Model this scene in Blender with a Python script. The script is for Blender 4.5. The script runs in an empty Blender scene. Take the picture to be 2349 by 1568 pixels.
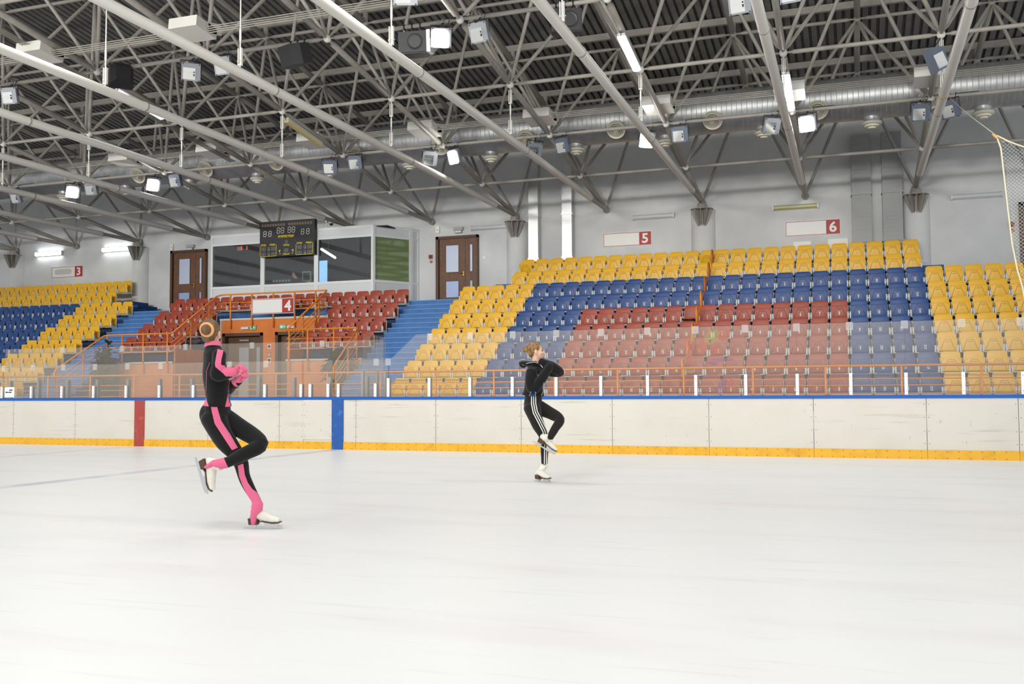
import bpy, bmesh, math, random
from mathutils import Vector as V, Matrix, Quaternion
random.seed(7)
D = bpy.data
SC = bpy.context.scene
COL = SC.collection
PI = math.pi

# ------------------------------------------------------------------ camera
CAM_H = 1.1
FPX, YAW, PITCH, ROLL = 2225.9, math.radians(19.386), math.radians(2.993), math.radians(-0.290)
W, H = 2349, 1568
_F = V((-math.sin(YAW)*math.cos(PITCH), math.cos(YAW)*math.cos(PITCH), math.sin(PITCH)))
_R0 = V((math.cos(YAW), math.sin(YAW), 0))
_U0 = _R0.cross(_F)
_R = _R0*math.cos(ROLL) + _U0*math.sin(ROLL)
_U = -_R0*math.sin(ROLL) + _U0*math.cos(ROLL)
EYE = V((0, 0, CAM_H))

def at(px, py, Y):
    """photo measurement -> world point at the known distance Y from the camera wall plane"""
    d = _F + _R*((px-W/2)/FPX) + _U*((H/2-py)/FPX)
    return EYE + d*(Y/d.y)

def pix(p):
    d = V(p)-EYE
    z = d.dot(_F)
    return (W/2+FPX*d.dot(_R)/z, H/2-FPX*d.dot(_U)/z)

cd = D.cameras.new('camera')
cam = D.objects.new('camera', cd)
COL.objects.link(cam)
cd.sensor_width = 36.0
cd.sensor_fit = 'HORIZONTAL'
cd.lens = 36.0*FPX/W
cd.clip_end = 300
m = Matrix((( _R.x, _U.x, -_F.x, EYE.x), (_R.y, _U.y, -_F.y, EYE.y), (_R.z, _U.z, -_F.z, EYE.z), (0, 0, 0, 1)))
cam.matrix_world = m
SC.camera = cam

# ------------------------------------------------------------------ materials
def lin(c):
    c = c/255.0
    return c/12.92 if c <= 0.04045 else ((c+0.055)/1.055)**2.4

def rgb(r, g, b):
    return (lin(r), lin(g), lin(b), 1.0)

MATS = {}
def mat(name, c, rough=0.5, metal=0.0, spec=0.5, noise=None, bump=None, emit=None):
    """principled; noise=(scale, second colour, lo, hi); bump=(scale, strength)"""
    if name in MATS:
        return MATS[name]
    m = D.materials.new(name)
    m.use_nodes = True
    nt = m.node_tree
    b = nt.nodes['Principled BSDF']
    b.inputs['Base Color'].default_value = c
    b.inputs['Roughness'].default_value = rough
    b.inputs['Metallic'].default_value = metal
    b.inputs['Specular IOR Level'].default_value = spec
    if noise or bump:
        tc = nt.nodes.new('ShaderNodeTexCoord')
    if noise:
        n = nt.nodes.new('ShaderNodeTexNoise')
        n.inputs['Scale'].default_value = noise[0]
        n.inputs['Detail'].default_value = 6
        r = nt.nodes.new('ShaderNodeMapRange')
        r.inputs['From Min'].default_value = noise[2]
        r.inputs['From Max'].default_value = noise[3]
        mx = nt.nodes.new('ShaderNodeMix')
        mx.data_type = 'RGBA'
        mx.inputs[6].default_value = c
        mx.inputs[7].default_value = noise[1]
        nt.links.new(tc.outputs['Object'], n.inputs['Vector'])
        nt.links.new(n.outputs['Fac'], r.inputs['Value'])
        nt.links.new(r.outputs['Result'], mx.inputs[0])
        nt.links.new(mx.outputs[2], b.inputs['Base Color'])
    if bump:
        n2 = nt.nodes.new('ShaderNodeTexNoise')
        n2.inputs['Scale'].default_value = bump[0]
        n2.inputs['Detail'].default_value = 4
        bp = nt.nodes.new('ShaderNodeBump')
        bp.inputs['Strength'].default_value = bump[1]
        bp.inputs['Distance'].default_value = 0.01
        nt.links.new(tc.outputs['Object'], n2.inputs['Vector'])
        nt.links.new(n2.outputs['Fac'], bp.inputs['Height'])
        nt.links.new(bp.outputs['Normal'], b.inputs['Normal'])
    if emit:
        b.inputs['Emission Color'].default_value = emit[0]
        b.inputs['Emission Strength'].default_value = emit[1]
    MATS[name] = m
    return m

def glass(name, haze, gloss, tint=(1, 1, 1, 1), haze_col=(0.8, 0.8, 0.8, 1)):
    """scuffed clear sheet: see-through, slightly milky, slightly shiny"""
    m = D.materials.new(name)
    m.use_nodes = True
    nt = m.node_tree
    nt.nodes.remove(nt.nodes['Principled BSDF'])
    out = nt.nodes['Material Output']
    tr = nt.nodes.new('ShaderNodeBsdfTransparent')
    tr.inputs['Color'].default_value = tint
    df = nt.nodes.new('ShaderNodeBsdfDiffuse')
    df.inputs['Color'].default_value = haze_col
    gl = nt.nodes.new('ShaderNodeBsdfGlossy')
    gl.inputs['Roughness'].default_value = 0.04
    m1 = nt.nodes.new('ShaderNodeMixShader')
    m2 = nt.nodes.new('ShaderNodeMixShader')
    m1.inputs[0].default_value = haze
    m2.inputs[0].default_value = gloss
    nt.links.new(tr.outputs[0], m1.inputs[1])
    nt.links.new(df.outputs[0], m1.inputs[2])
    nt.links.new(m1.outputs[0], m2.inputs[1])
    nt.links.new(gl.outputs[0], m2.inputs[2])
    nt.links.new(m2.outputs[0], out.inputs[0])
    MATS[name] = m
    return m

def emis(name, c, s):
    return mat(name, (c[0]*.5, c[1]*.5, c[2]*.5, 1), emit=(c, s))

M_WALL = mat('painted_wall', rgb(216, 217, 216), .85, noise=(1.3, rgb(204, 205, 205), .35, .7), bump=(60, .15))
M_BOOTHSHADE = mat('booth_inner_shade', rgb(50, 50, 52), .9, noise=(2.0, rgb(34, 34, 36), .3, .7))  # near-black: the dimness inside the booth is put into the colour
M_STEEL = mat('dimmed_white_steel', rgb(160, 155, 146), .5, noise=(6, rgb(148, 143, 134), .45, .75))  # whitish paint dimmed; the shade under the roof is put into this colour
M_STEEL2 = mat('white_steel_bright', rgb(220, 218, 210), .35)
M_DECK = mat('roof_deck', rgb(122, 120, 117), .5, metal=.15, noise=(3, rgb(108, 106, 103), .35, .7))
M_DUCT = mat('galvanised_duct', rgb(190, 191, 190), .42, metal=.6, noise=(4, rgb(168, 170, 170), .35, .7))
M_DUCT2 = mat('galvanised_shaft', rgb(205, 206, 206), .3, metal=.6)
M_DUCT3 = mat('dull_shaft', rgb(160, 161, 160), .6, metal=.2)
M_CREAM = mat('cream_diffuser', rgb(222, 217, 198), .45)
M_BLACKHOLE = mat('diffuser_gap', rgb(22, 22, 22), .8)
M_GREYL = mat('floodlight_housing', rgb(142, 146, 152), .45, metal=.3)
M_GREYD = mat('floodlight_bluegrey', rgb(104, 112, 128), .45, metal=.3)
M_REFL = mat('lamp_reflector', rgb(225, 225, 222), .18, metal=.9)
M_BLACKP = mat('black_plastic', rgb(30, 30, 32), .45)
M_CABLE = mat('black_cable', rgb(24, 24, 24), .6)
M_LIT = emis('lit_lamp_glass', (1.0, 0.97, .93, 1), 60.0)
M_TUBE = emis('lit_tube', (0.92, 0.97, 1.0, 1), 14.0)
M_TUBEOFF = mat('unlit_tube_cover', rgb(205, 207, 208), .25)
M_TUBEYEL = mat('yellowed_tube_cover', rgb(214, 200, 140), .3)
M_TUBEGRN = mat('yellowgreen_tube_cover', rgb(178, 174, 120), .3)
M_BOARD = None
M_KICK = mat('yellow_kick_strip', rgb(226, 172, 40), .4, noise=(5, rgb(206, 150, 30), .5, .75))
M_CAP = mat('blue_board_cap', rgb(0, 84, 170), .35)
M_BLUEP = mat('blue_line_paint', rgb(22, 82, 156), .4, noise=(9, rgb(52, 104, 168), .55, .7))
M_REDP = mat('red_line_paint', rgb(160, 62, 52), .4, noise=(9, rgb(172, 90, 78), .55, .7))
M_ALU = mat('white_aluminium_post', rgb(238, 238, 236), .35)
M_ALUG = mat('grey_aluminium_post', rgb(150, 154, 154), .4, metal=.4)

M_GLASS = glass('rink_glass', .075, .02, (.97, .97, .95, 1), (.80, .72, .63, 1))
M_CLIP = glass('clear_clip', .13, .02)
M_GLASSDARK = glass('booth_glass', .01, .06, (.80, .82, .82, 1))
M_CONC = mat('navy_stand_paint', rgb(40, 62, 100), .7, noise=(3, rgb(30, 44, 70), .3, .7))
M_STAIR = mat('blue_stair_paint', rgb(66, 118, 180), .6, noise=(4, rgb(52, 100, 162), .4, .75))
M_NOSE = mat('stair_nosing', rgb(98, 148, 200), .6)
M_STAIRD = mat('deep_blue_stair_paint', rgb(20, 74, 140), .6, noise=(4, rgb(14, 60, 120), .4, .75))
M_COPING = mat('grey_coping', rgb(205, 200, 190), .7)
M_ORWALL = mat('orange_wall_paint', rgb(216, 122, 52), .65, noise=(2.2, rgb(202, 108, 44), .4, .75))
M_ORPIPE = mat('orange_rail_paint', rgb(236, 140, 44), .35)
M_ORDARK = mat('brown_orange_hoop_paint', rgb(196, 104, 40), .4)
M_WOOD = mat('brown_door_veneer', rgb(112, 72, 42), .5, noise=(7, rgb(92, 58, 34), .35, .7))
M_WOODD = mat('dark_brown_door_frame', rgb(84, 54, 30), .5)
M_FROST = mat('frosted_door_glass', rgb(190, 200, 222), .25)
M_FROSTB = mat('bluish_door_glass', rgb(150, 172, 216), .25)
M_FROSTG = mat('grey_door_glass', rgb(150, 156, 160), .15)
M_UPVC = mat('white_booth_frame', rgb(226, 228, 228), .4)
M_UPVC2 = mat('white_booth_panel', rgb(214, 217, 218), .45)
M_GREEN = mat('green_roller_blind', rgb(188, 206, 128), .8, noise=(40, rgb(174, 192, 116), .4, .7))
M_BRASS = mat('brass_handle', rgb(190, 150, 80), .3, metal=.9)
M_SIGNW = mat('sign_white', rgb(236, 235, 230), .5)
M_SIGNR = mat('sign_red', rgb(172, 40, 32), .5)
M_SIGNG = mat('sign_erased_grey', rgb(200, 200, 194), .5)
M_SBLACK = mat('scoreboard_black', rgb(24, 24, 26), .4)
M_SWHITE = mat('scoreboard_digit', rgb(214, 208, 200), .5)
M_SDIM = mat('scoreboard_digit_dim', rgb(150, 148, 146), .5)
M_SYEL = mat('scoreboard_yellow', rgb(236, 206, 30), .5)
M_SCELL = mat('scoreboard_cell', rgb(112, 96, 72), .5)
M_LED = emis('red_led', (1.0, .08, .03, 1), 2.0)
M_LEDBG = emis('led_window', (.55, .2, .12, 1), .55)
M_BLUEGLOW = emis('blue_glow', (.28, .55, 1.0, 1), 1.6)  # glow of the blue rectangle added inside the booth
M_DARK = mat('dark_equipment', rgb(34, 34, 38), .5)
M_ALARMR = mat('alarm_red', rgb(150, 40, 30), .4)
M_ALARMO = mat('alarm_orange', rgb(200, 110, 60), .4)
M_EXITG = mat('exit_green', rgb(110, 180, 130), .4)
M_LAMPG = mat('lamp_grey', rgb(176, 178, 174), .4)
M_LEAF = mat('dark_ficus_leaf', rgb(28, 46, 32), .45, noise=(20, rgb(42, 64, 42), .4, .7))
M_STEM = mat('plant_stem', rgb(86, 66, 44), .8)
M_POT = mat('plant_pot', rgb(120, 84, 60), .7)
M_NET = mat('white_net_cord', rgb(218, 220, 216), .6)
M_ROPE = mat('cream_rope', rgb(226, 216, 186), .7)
M_TAPE = mat('tape_tan', rgb(216, 176, 112), .6)
M_FRAME = mat('seat_frame_grey', rgb(206, 209, 208), .5)
SEATM = {
    'yellow': mat('yellow_seat_plastic', rgb(238, 182, 22), .42),
    'blue': mat('blue_seat_plastic', rgb(4, 64, 130), .42),
    'red': mat('red_seat_plastic', rgb(160, 58, 26), .42),
}
GROOVE_SHADE = {  # darker seat tones: shade along the pan edges as colour, also screws
    'yellow': mat('yellow_groove_shade', rgb(150, 106, 10), .6),
    'blue': mat('blue_groove_shade', rgb(4, 30, 70), .6),
    'red': mat('red_groove_shade', rgb(84, 26, 17), .6),
}
NUMM = {
    'yellow': mat('seat_number_pale', rgb(222, 190, 110), .6),
    'blue': mat('seat_number_white', rgb(228, 228, 224), .6),
    'red': mat('seat_number_white', rgb(228, 228, 224), .6),
}

# ------------------------------------------------------------------ mesh builder
class MB:
    def __init__(s):
        s.v, s.f, s.mi, s.mats = [], [], [], []
    def slot(s, m):
        if m not in s.mats:
            s.mats.append(m)
        return s.mats.index(m)
    def add(s, verts, faces, m):
        k = s.slot(m)
        o = len(s.v)
        s.v += [tuple(p) for p in verts]
        for f in faces:
            s.f.append(tuple(i+o for i in f))
            s.mi.append(k)
        return s
    def box(s, x0, x1, y0, y1, z0, z1, m, M=None):
        vs = [V((x, y, z)) for x in (x0, x1) for y in (y0, y1) for z in (z0, z1)]
        if M is not None:
            vs = [M @ p for p in vs]
        return s.add(vs, [(0, 1, 3, 2), (4, 6, 7, 5), (0, 4, 5, 1), (2, 3, 7, 6), (0, 2, 6, 4), (1, 5, 7, 3)], m)
    def prism(s, poly, a, b, m, M=None, axis='y'):
        """poly in the plane across axis, extruded from a to b along it"""
        def P(u, w, t):
            return V((u, t, w)) if axis == 'y' else (V((t, u, w)) if axis == 'x' else V((u, w, t)))
        n = len(poly)
        vs = [P(u, w, a) for u, w in poly] + [P(u, w, b) for u, w in poly]
        if M is not None:
            vs = [M @ p for p in vs]
        fs = [tuple(range(n)), tuple(range(2*n-1, n-1, -1))] + [(i, i+n, (i+1) % n+n, (i+1) % n) for i in range(n)]
        return s.add(vs, fs, m)
    def tube(s, pts, r, m, n=10, closed=False, cap=True):
        pts = [V(p) for p in pts]
        rs = r if isinstance(r, (list, tuple)) else [r]*len(pts)
        N = len(pts)
        rings = []
        up = None
        for i in range(N):
            a = pts[(i-1) % N] if (i > 0 or closed) else pts[0]
            b = pts[(i+1) % N] if (i < N-1 or closed) else pts[-1]
            t = (b-a).normalized()
            if up is None:
                up = V((0, 0, 1)) if abs(t.z) < .9 else V((1, 0, 0))
            u = (up - t*up.dot(t))
            if u.length < 1e-4:
                u = V((1, 0, 0)) - t*t.x
            u.normalize()
            w = t.cross(u)
            up = u
            rings.append([pts[i] + (u*math.cos(2*PI*k/n) + w*math.sin(2*PI*k/n))*rs[i] for k in range(n)])
        vs = [p for g in rings for p in g]
        fs = []
        for i in range(N if closed else N-1):
            j = (i+1) % N
            for k in range(n):
                fs.append((i*n+k, i*n+(k+1) % n, j*n+(k+1) % n, j*n+k))
        if cap and not closed:
            fs.append(tuple(range(n-1, -1, -1)))
            fs.append(tuple((N-1)*n+k for k in range(n)))
        return s.add(vs, fs, m)
    def loft(s, pts, radii, lat, m, n=18, round_ends=(.6, .6)):
        """closed tapering limb; radii = (across lat, other)"""
        pts = [V(p) for p in pts]
        lat = V(lat)
        t0 = (pts[1]-pts[0]).normalized()
        t1 = (pts[-1]-pts[-2]).normalized()
        rr = [r if isinstance(r, tuple) else (r, r) for r in radii]
        P, Rr, T = [], [], []
        a, b = rr[0]
        for q in (1.0, .8, .45):
            P.append(pts[0]-t0*min(a, b)*round_ends[0]*q); Rr.append((a*math.sqrt(1-q*q)+1e-4, b*math.sqrt(1-q*q)+1e-4)); T.append(t0)
        for i in range(len(pts)):
            A = pts[max(0, i-1)]; B = pts[min(len(pts)-1, i+1)]
            P.append(pts[i]); Rr.append(rr[i]); T.append((B-A).normalized())
        a, b = rr[-1]
        for q in (.45, .8, 1.0):
            P.append(pts[-1]+t1*min(a, b)*round_ends[1]*q); Rr.append((a*math.sqrt(1-q*q)+1e-4, b*math.sqrt(1-q*q)+1e-4)); T.append(t1)
        vs, fs = [], []
        for p, r, t in zip(P, Rr, T):
            u = lat - t*lat.dot(t)
            if u.length < 1e-3:
                u = V((0, 0, 1)) - t*t.z
            u.normalize()
            w = t.cross(u)
            vs += [p + u*math.cos(2*PI*k/n)*r[0] + w*math.sin(2*PI*k/n)*r[1] for k in range(n)]
        N = len(P)
        for i in range(N-1):
            for k in range(n):
                fs.append((i*n+k, i*n+(k+1) % n, (i+1)*n+(k+1) % n, (i+1)*n+k))
        fs.append(tuple(range(n-1, -1, -1)))
        fs.append(tuple((N-1)*n+k for k in range(n)))
        return s.add(vs, fs, m)
    def ellipsoid(s, c, ax, ay, az, m, nu=20, nv=12):
        c, ax, ay, az = V(c), V(ax), V(ay), V(az)
        vs = [c-az]
        for j in range(1, nv):
            th = -PI/2 + PI*j/nv
            for i in range(nu):
                ph = 2*PI*i/nu
                vs.append(c + ax*math.cos(th)*math.cos(ph) + ay*math.cos(th)*math.sin(ph) + az*math.sin(th))
        vs.append(c+az)
        fs = [(0, 1+(i+1) % nu, 1+i) for i in range(nu)]
        for j in range(nv-2):
            for i in range(nu):
                a = 1+j*nu
                fs.append((a+i, a+(i+1) % nu, a+nu+(i+1) % nu, a+nu+i))
        top = len(vs)-1
        a = 1+(nv-2)*nu
        fs += [(a+i, a+(i+1) % nu, top) for i in range(nu)]
        return s.add(vs, fs, m)
    def ball(s, c, r, m, nu=14, nv=8):
        return s.ellipsoid(c, (r, 0, 0), (0, r, 0), (0, 0, r), m, nu, nv)
    def lathe(s, prof, m, M, n=24):
        """prof = [(r, z)] turned about local z, placed by M"""
        vs, fs = [], []
        for r, z in prof:
            vs += [M @ V((r*math.cos(2*PI*k/n), r*math.sin(2*PI*k/n), z)) for k in range(n)]
        for i in range(len(prof)-1):
            for k in range(n):
                fs.append((i*n+k, i*n+(k+1) % n, (i+1)*n+(k+1) % n, (i+1)*n+k))
        fs.append(tuple(range(n-1, -1, -1)))
        fs.append(tuple((len(prof)-1)*n+k for k in range(n)))
        return s.add(vs, fs, m)
    def text(s, txt, h, m, M, wscale=1.0, bold=0.0):
        """flat lettering h tall, centred, in the local xz plane facing -y, placed by M"""
        vs, fs = text_mesh(txt, bold)
        if not vs:
            return s
        zs = [p[1] for p in vs]; xs = [p[0] for p in vs]
        k = h/max(1e-6, max(zs)-min(zs))
        cx, cz = (max(xs)+min(xs))/2, (max(zs)+min(zs))/2
        return s.add([M @ V(((p[0]-cx)*k*wscale, 0, (p[1]-cz)*k)) for p in vs], fs, m)
    def mesh(s, name, smooth=False):
        me = D.meshes.new(name)
        me.from_pydata(s.v, [], s.f)
        for m in s.mats:
            me.materials.append(m)
        me.polygons.foreach_set('material_index', s.mi)
        if smooth:
            me.polygons.foreach_set('use_smooth', [True]*len(me.polygons))
        me.update()
        return me
    def build(s, name, parent=None, smooth=False, fix=True):
        me = s.mesh(name, smooth)
        if fix:
            bm = bmesh.new()
            bm.from_mesh(me)
            bmesh.ops.recalc_face_normals(bm, faces=bm.faces)
            bm.to_mesh(me)
            bm.free()
        o = D.objects.new(name, me)
        COL.objects.link(o)
        if parent is not None:
            o.parent = parent
        return o

_TXT = {}
def text_mesh(txt, bold=0.0):
    key = (txt, bold)
    if key not in _TXT:
        cu = D.curves.new('lettering', 'FONT')
        cu.body = txt
        cu.offset = bold
        cu.resolution_u = 3
        o = D.objects.new('lettering', cu)
        COL.objects.link(o)
        bpy.context.view_layer.update()
        me = D.meshes.new_from_object(o.evaluated_get(bpy.context.evaluated_depsgraph_get()))
        _TXT[key] = ([tuple(v.co) for v in me.vertices], [tuple(p.vertices) for p in me.polygons])
        D.objects.remove(o)
        D.curves.remove(cu)
        D.meshes.remove(me)
    return _TXT[key]

def autosmooth(o, deg=40):
    me = o.data
    me.polygons.foreach_set('use_smooth', [True]*len(me.polygons))
    try:
        me.set_sharp_from_angle(angle=math.radians(deg))
    except Exception:
        pass
    return o

def tag(o, label=None, cat=None, group=None, kind=None):
    if label: o['label'] = label
    if cat: o['category'] = cat
    if group: o['group'] = group
    if kind: o['kind'] = kind
    return o

def empty(name, loc=(0, 0, 0), label=None, cat=None, group=None, kind=None, rz=0.0):
    o = D.objects.new(name, None)
    o.empty_display_size = .1
    COL.objects.link(o)
    o.location = loc
    o.rotation_euler = (0, 0, rz)
    return tag(o, label, cat, group, kind)

def part(name, mesh, parent, M=None):
    o = D.objects.new(name, mesh)
    COL.objects.link(o)
    o.parent = parent
    if M is not None:
        o.matrix_local = M
    return o

def T(x, y, z):
    return Matrix.Translation((x, y, z))

ORD = ['first', 'second', 'third', 'fourth', 'fifth', 'sixth', 'seventh', 'eighth', 'ninth', 'tenth', 'eleventh',
       'twelfth', 'thirteenth', 'fourteenth', 'fifteenth', 'sixteenth', 'seventeenth', 'eighteenth', 'nineteenth', 'twentieth',
       'twenty-first', 'twenty-second', 'twenty-third', 'twenty-fourth', 'twenty-fifth', 'twenty-sixth']
NUMW = ['zero', 'one', 'two', 'three', 'four', 'five', 'six', 'seven', 'eight', 'nine', 'ten']
WORLD_S, LAMP_E, FLOOD_E, EXPO = .9, 125, 190, 0.0
def wbuild(mb, name, parent, smooth=False, auto=None):
    """part given in world coordinates under a thing whose Empty stands anywhere"""
    o = mb.build(name, parent, smooth)
    if parent is not None and parent.type == 'EMPTY':
        o.matrix_parent_inverse = Matrix.Translation(-V(parent.location))
    if auto:
        autosmooth(o, auto)
    return o

# ------------------------------------------------------------------ ice and boards materials
def nodes(name):
    m = D.materials.new(name)
    m.use_nodes = True
    MATS[name] = m
    return m, m.node_tree, m.node_tree.nodes['Principled BSDF']

def N(nt, t, **kw):
    n = nt.nodes.new(t)
    for k, v in kw.items():
        if k.startswith('i_'):
            n.inputs[k[2:].replace('_', ' ')].default_value = v
        else:
            setattr(n, k, v)
    return n

def mixc(nt, fac, a, b):
    x = N(nt, 'ShaderNodeMix', data_type='RGBA')
    for s, q in ((0, fac), (6, a), (7, b)):
        if hasattr(q, 'is_linked') or hasattr(q, 'links'):
            nt.links.new(q, x.inputs[s])
        else:
            x.inputs[s].default_value = q
    return x.outputs[2]

def mth(nt, op, a, b=None, c=None):
    x = N(nt, 'ShaderNodeMath', operation=op)
    for s, q in ((0, a), (1, b), (2, c)):
        if q is None: continue
        if hasattr(q, 'links'): nt.links.new(q, x.inputs[s])
        else: x.inputs[s].default_value = q
    return x.outputs[0]

def noise(nt, vec, scale, lo, hi, detail=5, stretch=None):
    if stretch:
        mp = N(nt, 'ShaderNodeMapping')
        mp.inputs['Scale'].default_value = stretch
        nt.links.new(vec, mp.inputs['Vector'])
        vec = mp.outputs[0]
    n = N(nt, 'ShaderNodeTexNoise')
    n.inputs['Scale'].default_value = scale
    n.inputs['Detail'].default_value = detail
    nt.links.new(vec, n.inputs['Vector'])
    r = N(nt, 'ShaderNodeMapRange')
    r.inputs['From Min'].default_value = lo
    r.inputs['From Max'].default_value = hi
    nt.links.new(n.outputs['Fac'], r.inputs['Value'])
    return r.outputs['Result']

# ice: white, with the painted lines showing weakly through it, scuffs and a few stains
M_ICE, nt, b = nodes('ice')
tc = N(nt, 'ShaderNodeTexCoord')
ov = tc.outputs['Object']
sx = N(nt, 'ShaderNodeSeparateXYZ')
nt.links.new(ov, sx.inputs[0])
c = mixc(nt, mth(nt, 'MULTIPLY', noise(nt, ov, .35, .45, .8), .45), rgb(244, 244, 242), rgb(234, 235, 235))
c = mixc(nt, mth(nt, 'MULTIPLY', noise(nt, ov, 1.0, .52, .8, 8, (.35, 1.6, 1)), .5), c, rgb(232, 222, 222))
c = mixc(nt, mth(nt, 'MULTIPLY', noise(nt, ov, 4.0, .6, .78, 8, (.25, 3.0, 1)), .5), c, rgb(220, 221, 224))
def band(x0, half, col, amt):
    d = mth(nt, 'ABSOLUTE', mth(nt, 'SUBTRACT', sx.outputs[0], x0))
    f = mth(nt, 'LESS_THAN', d, half)
    return mixc(nt, mth(nt, 'MULTIPLY', mth(nt, 'MULTIPLY', f, amt), noise(nt, ov, 1.4, .25, .6)), c, col)
c = band(-9.64, .13, rgb(190, 194, 212), .75)
c = band(-14.44, .13, rgb(222, 200, 204), .6)
nt.links.new(c, b.inputs['Base Color'])
b.inputs['Roughness'].default_value = .38
b.inputs['Specular IOR Level'].default_value = .35
bp = N(nt, 'ShaderNodeBump')
bp.inputs['Strength'].default_value = .12
bp.inputs['Distance'].default_value = .01
nt.links.new(noise(nt, ov, 9, 0, 1, 8, (.3, 1.5, 1)), bp.inputs['Height'])
nt.links.new(bp.outputs[0], b.inputs['Normal'])

# boards: white plastic, olive scuffs in long flat streaks, dirt specks
M_BOARD, nt, b = nodes('white_board_plastic')
tc = N(nt, 'ShaderNodeTexCoord')
ov = tc.outputs['Object']
c = mixc(nt, mth(nt, 'MULTIPLY', noise(nt, ov, 1.5, .4, .75), .5), rgb(208, 204, 194), rgb(194, 190, 178))
c = mixc(nt, mth(nt, 'MULTIPLY', noise(nt, ov, 1.2, .63, .76, 6, (.7, 1, 14)), .55), c, rgb(160, 154, 124))
c = mixc(nt, mth(nt, 'MULTIPLY', noise(nt, ov, 26, .7, .76, 3, (.7, 1, 1.3)), .8), c, rgb(120, 116, 98))
c = mixc(nt, mth(nt, 'MULTIPLY', noise(nt, ov, 9, .68, .74, 6, (1.5, 1, .5)), .5), c, rgb(146, 140, 118))
nt.links.new(c, b.inputs['Base Color'])
b.inputs['Roughness'].default_value = .4

# ------------------------------------------------------------------ setting
WALL_Y = 29.65
mb = MB(); mb.box(-48, 16, -14, 17.02, -.2, 0, M_ICE)
tag(mb.build('floor'), kind='structure')
mb = MB(); mb.box(-48, 16, 17.02, 22.1, -.2, .3, M_CONC)
tag(mb.build('floor_corridor'), kind='structure')
mb = MB(); mb.box(-48, 16, WALL_Y, WALL_Y+.3, .0, 10.4, M_WALL)
tag(mb.build('wall_back'), kind='structure')

S, X0 = 3.0, -10.231
LOW = [(29.55, 6.84), (26.49, 7.26), (23.55, 7.70), (20.52, 8.10), (17.53, 8.51), (14.5, 8.91), (11.5, 9.29), (8.5, 9.65)]
UP = [(28.02, 9.87), (25.02, 10.27), (22.03, 10.67), (19.03, 11.06), (16.0, 11.45), (13.0, 11.83), (10.0, 12.2)]
XK = lambda k: X0+S*k
# corrugated deck: trapezoid ribs running down the slope
mb = MB()
pit, hh = .21, .11
ys = [29.9]+[y for y, z in UP]+[4.0]
zs = [10.07]+[z+.46 for y, z in UP]+[13.4]
xs = []
x = -46.0
while x < 12:
    xs += [(x, 0), (x+.13, 0), (x+.145, hh), (x+.195, hh)]
    x += pit
vs = [(px, y, z+dz) for y, z in zip(ys, zs) for px, dz in xs]
n = len(xs)
mb.add(vs, [(j*n+i, j*n+i+1, (j+1)*n+i+1, (j+1)*n+i) for j in range(len(ys)-1) for i in range(n-1)], M_DECK)
tag(mb.build('ceiling', fix=False), kind='structure')

# half-round columns in the wall, each with a finned steel corbel under the truss foot
for k in (-7, -5, 0, 2, 4):
    mb = MB()
    mb.lathe([(.38, .3), (.38, 6.62)], M_WALL, T(XK(k), 29.75, 0), 36)
    o = mb.build('column'); autosmooth(o); tag(o, kind='structure')
    cy = 29.42
    o2 = MB()
    o2.lathe([(.345, 6.60), (.345, 6.625)], M_STEEL, T(XK(k), cy, 0), 28)
    o2.lathe([(.17, 6.625), (.13, 6.80)], M_STEEL, T(XK(k), cy, 0), 16)
    for q in range(5):
        a = PI + PI*(q+.5)/5
        M = Matrix.Translation((XK(k), cy, 0)) @ Matrix.Rotation(a, 4, 'Z')
        o2.prism([(.03, 6.60), (.335, 6.60), (.32, 6.52), (.20, 6.24), (.13, 6.10), (.03, 6.18)], -.009, .009, M_STEEL, M)
    tag(o2.build('column_cap', o), kind='structure')

# ------------------------------------------------------------------ roof truss (tubular space frame)
def inframe(p, mg=160):
    d = V(p)-EYE
    if d.dot(_F) < 1: return False
    x, y = pix(p)
    return -mg < x < W+mg and -mg-60 < y < H+mg

KS = range(-13, 8)
truss = empty('roof_truss', (X0, WALL_Y, 6.84), 'white tubular steel space frame under the whole corrugated roof', 'roof truss')
lowp = lambda k, j: V((XK(k), LOW[j][0], LOW[j][1]))
upp = lambda k, j: V((XK(k+.5), UP[j][0], UP[j][1]))
def chord(pts, r, end, name, n=10):
    """one pipe through all its nodes, necked down to the bolt at each ball"""
    P, R = [], []
    for A, B in zip(pts[:-1], pts[1:]):
        d = (B-A).normalized()
        P += [A+d*.02, A+d*.08, A+d*(end-.03), A+d*end, B-d*end, B-d*(end-.03), B-d*.08, B-d*.02]
        R += [r*.45, r*.45, r*.62, r, r, r*.62, r*.45, r*.45]
    mb = MB(); mb.tube(P, R, M_STEEL, n)
    return wbuild(mb, name, truss, auto=50)
for j in range(1, len(LOW)):
    ks = [k for k in KS if inframe(lowp(k, j), 420)]
    if len(ks) < 2: continue
    chord([lowp(k, j) for k in ks], .046, .2, 'bottom_chord')
    for a in ks:
        if not inframe(lowp(a, j), 60): continue
        mb = MB(); mb.ball(lowp(a, j), .085, M_STEEL2)
        wbuild(mb, 'node_ball', truss, True)
for k in KS:
    js = [j for j in range(len(LOW)) if inframe(lowp(k, j), 420)]
    if len(js) > 1: chord([lowp(k, j) for j in js], .068, .24, 'arched_chord', 12)
    f = lowp(k, 0)
    if inframe(f, 250):
        mb = MB(); mb.ball(f, .11, M_STEEL); wbuild(mb, 'support_foot', truss, True)
for j in range(len(UP)):
    ks = [k for k in KS if inframe(upp(k, j), 420)]
    if len(ks) < 2: continue
    chord([upp(k, j) for k in ks], .045, .23, 'top_chord')
    A, B = upp(ks[0], j), upp(ks[-1], j)
    mb = MB()
    mb.box(A.x-2, B.x+2, A.y-.05, A.y+.05, A.z+.28, A.z+.45, M_STEEL)
    wbuild(mb, 'purlin', truss)
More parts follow.
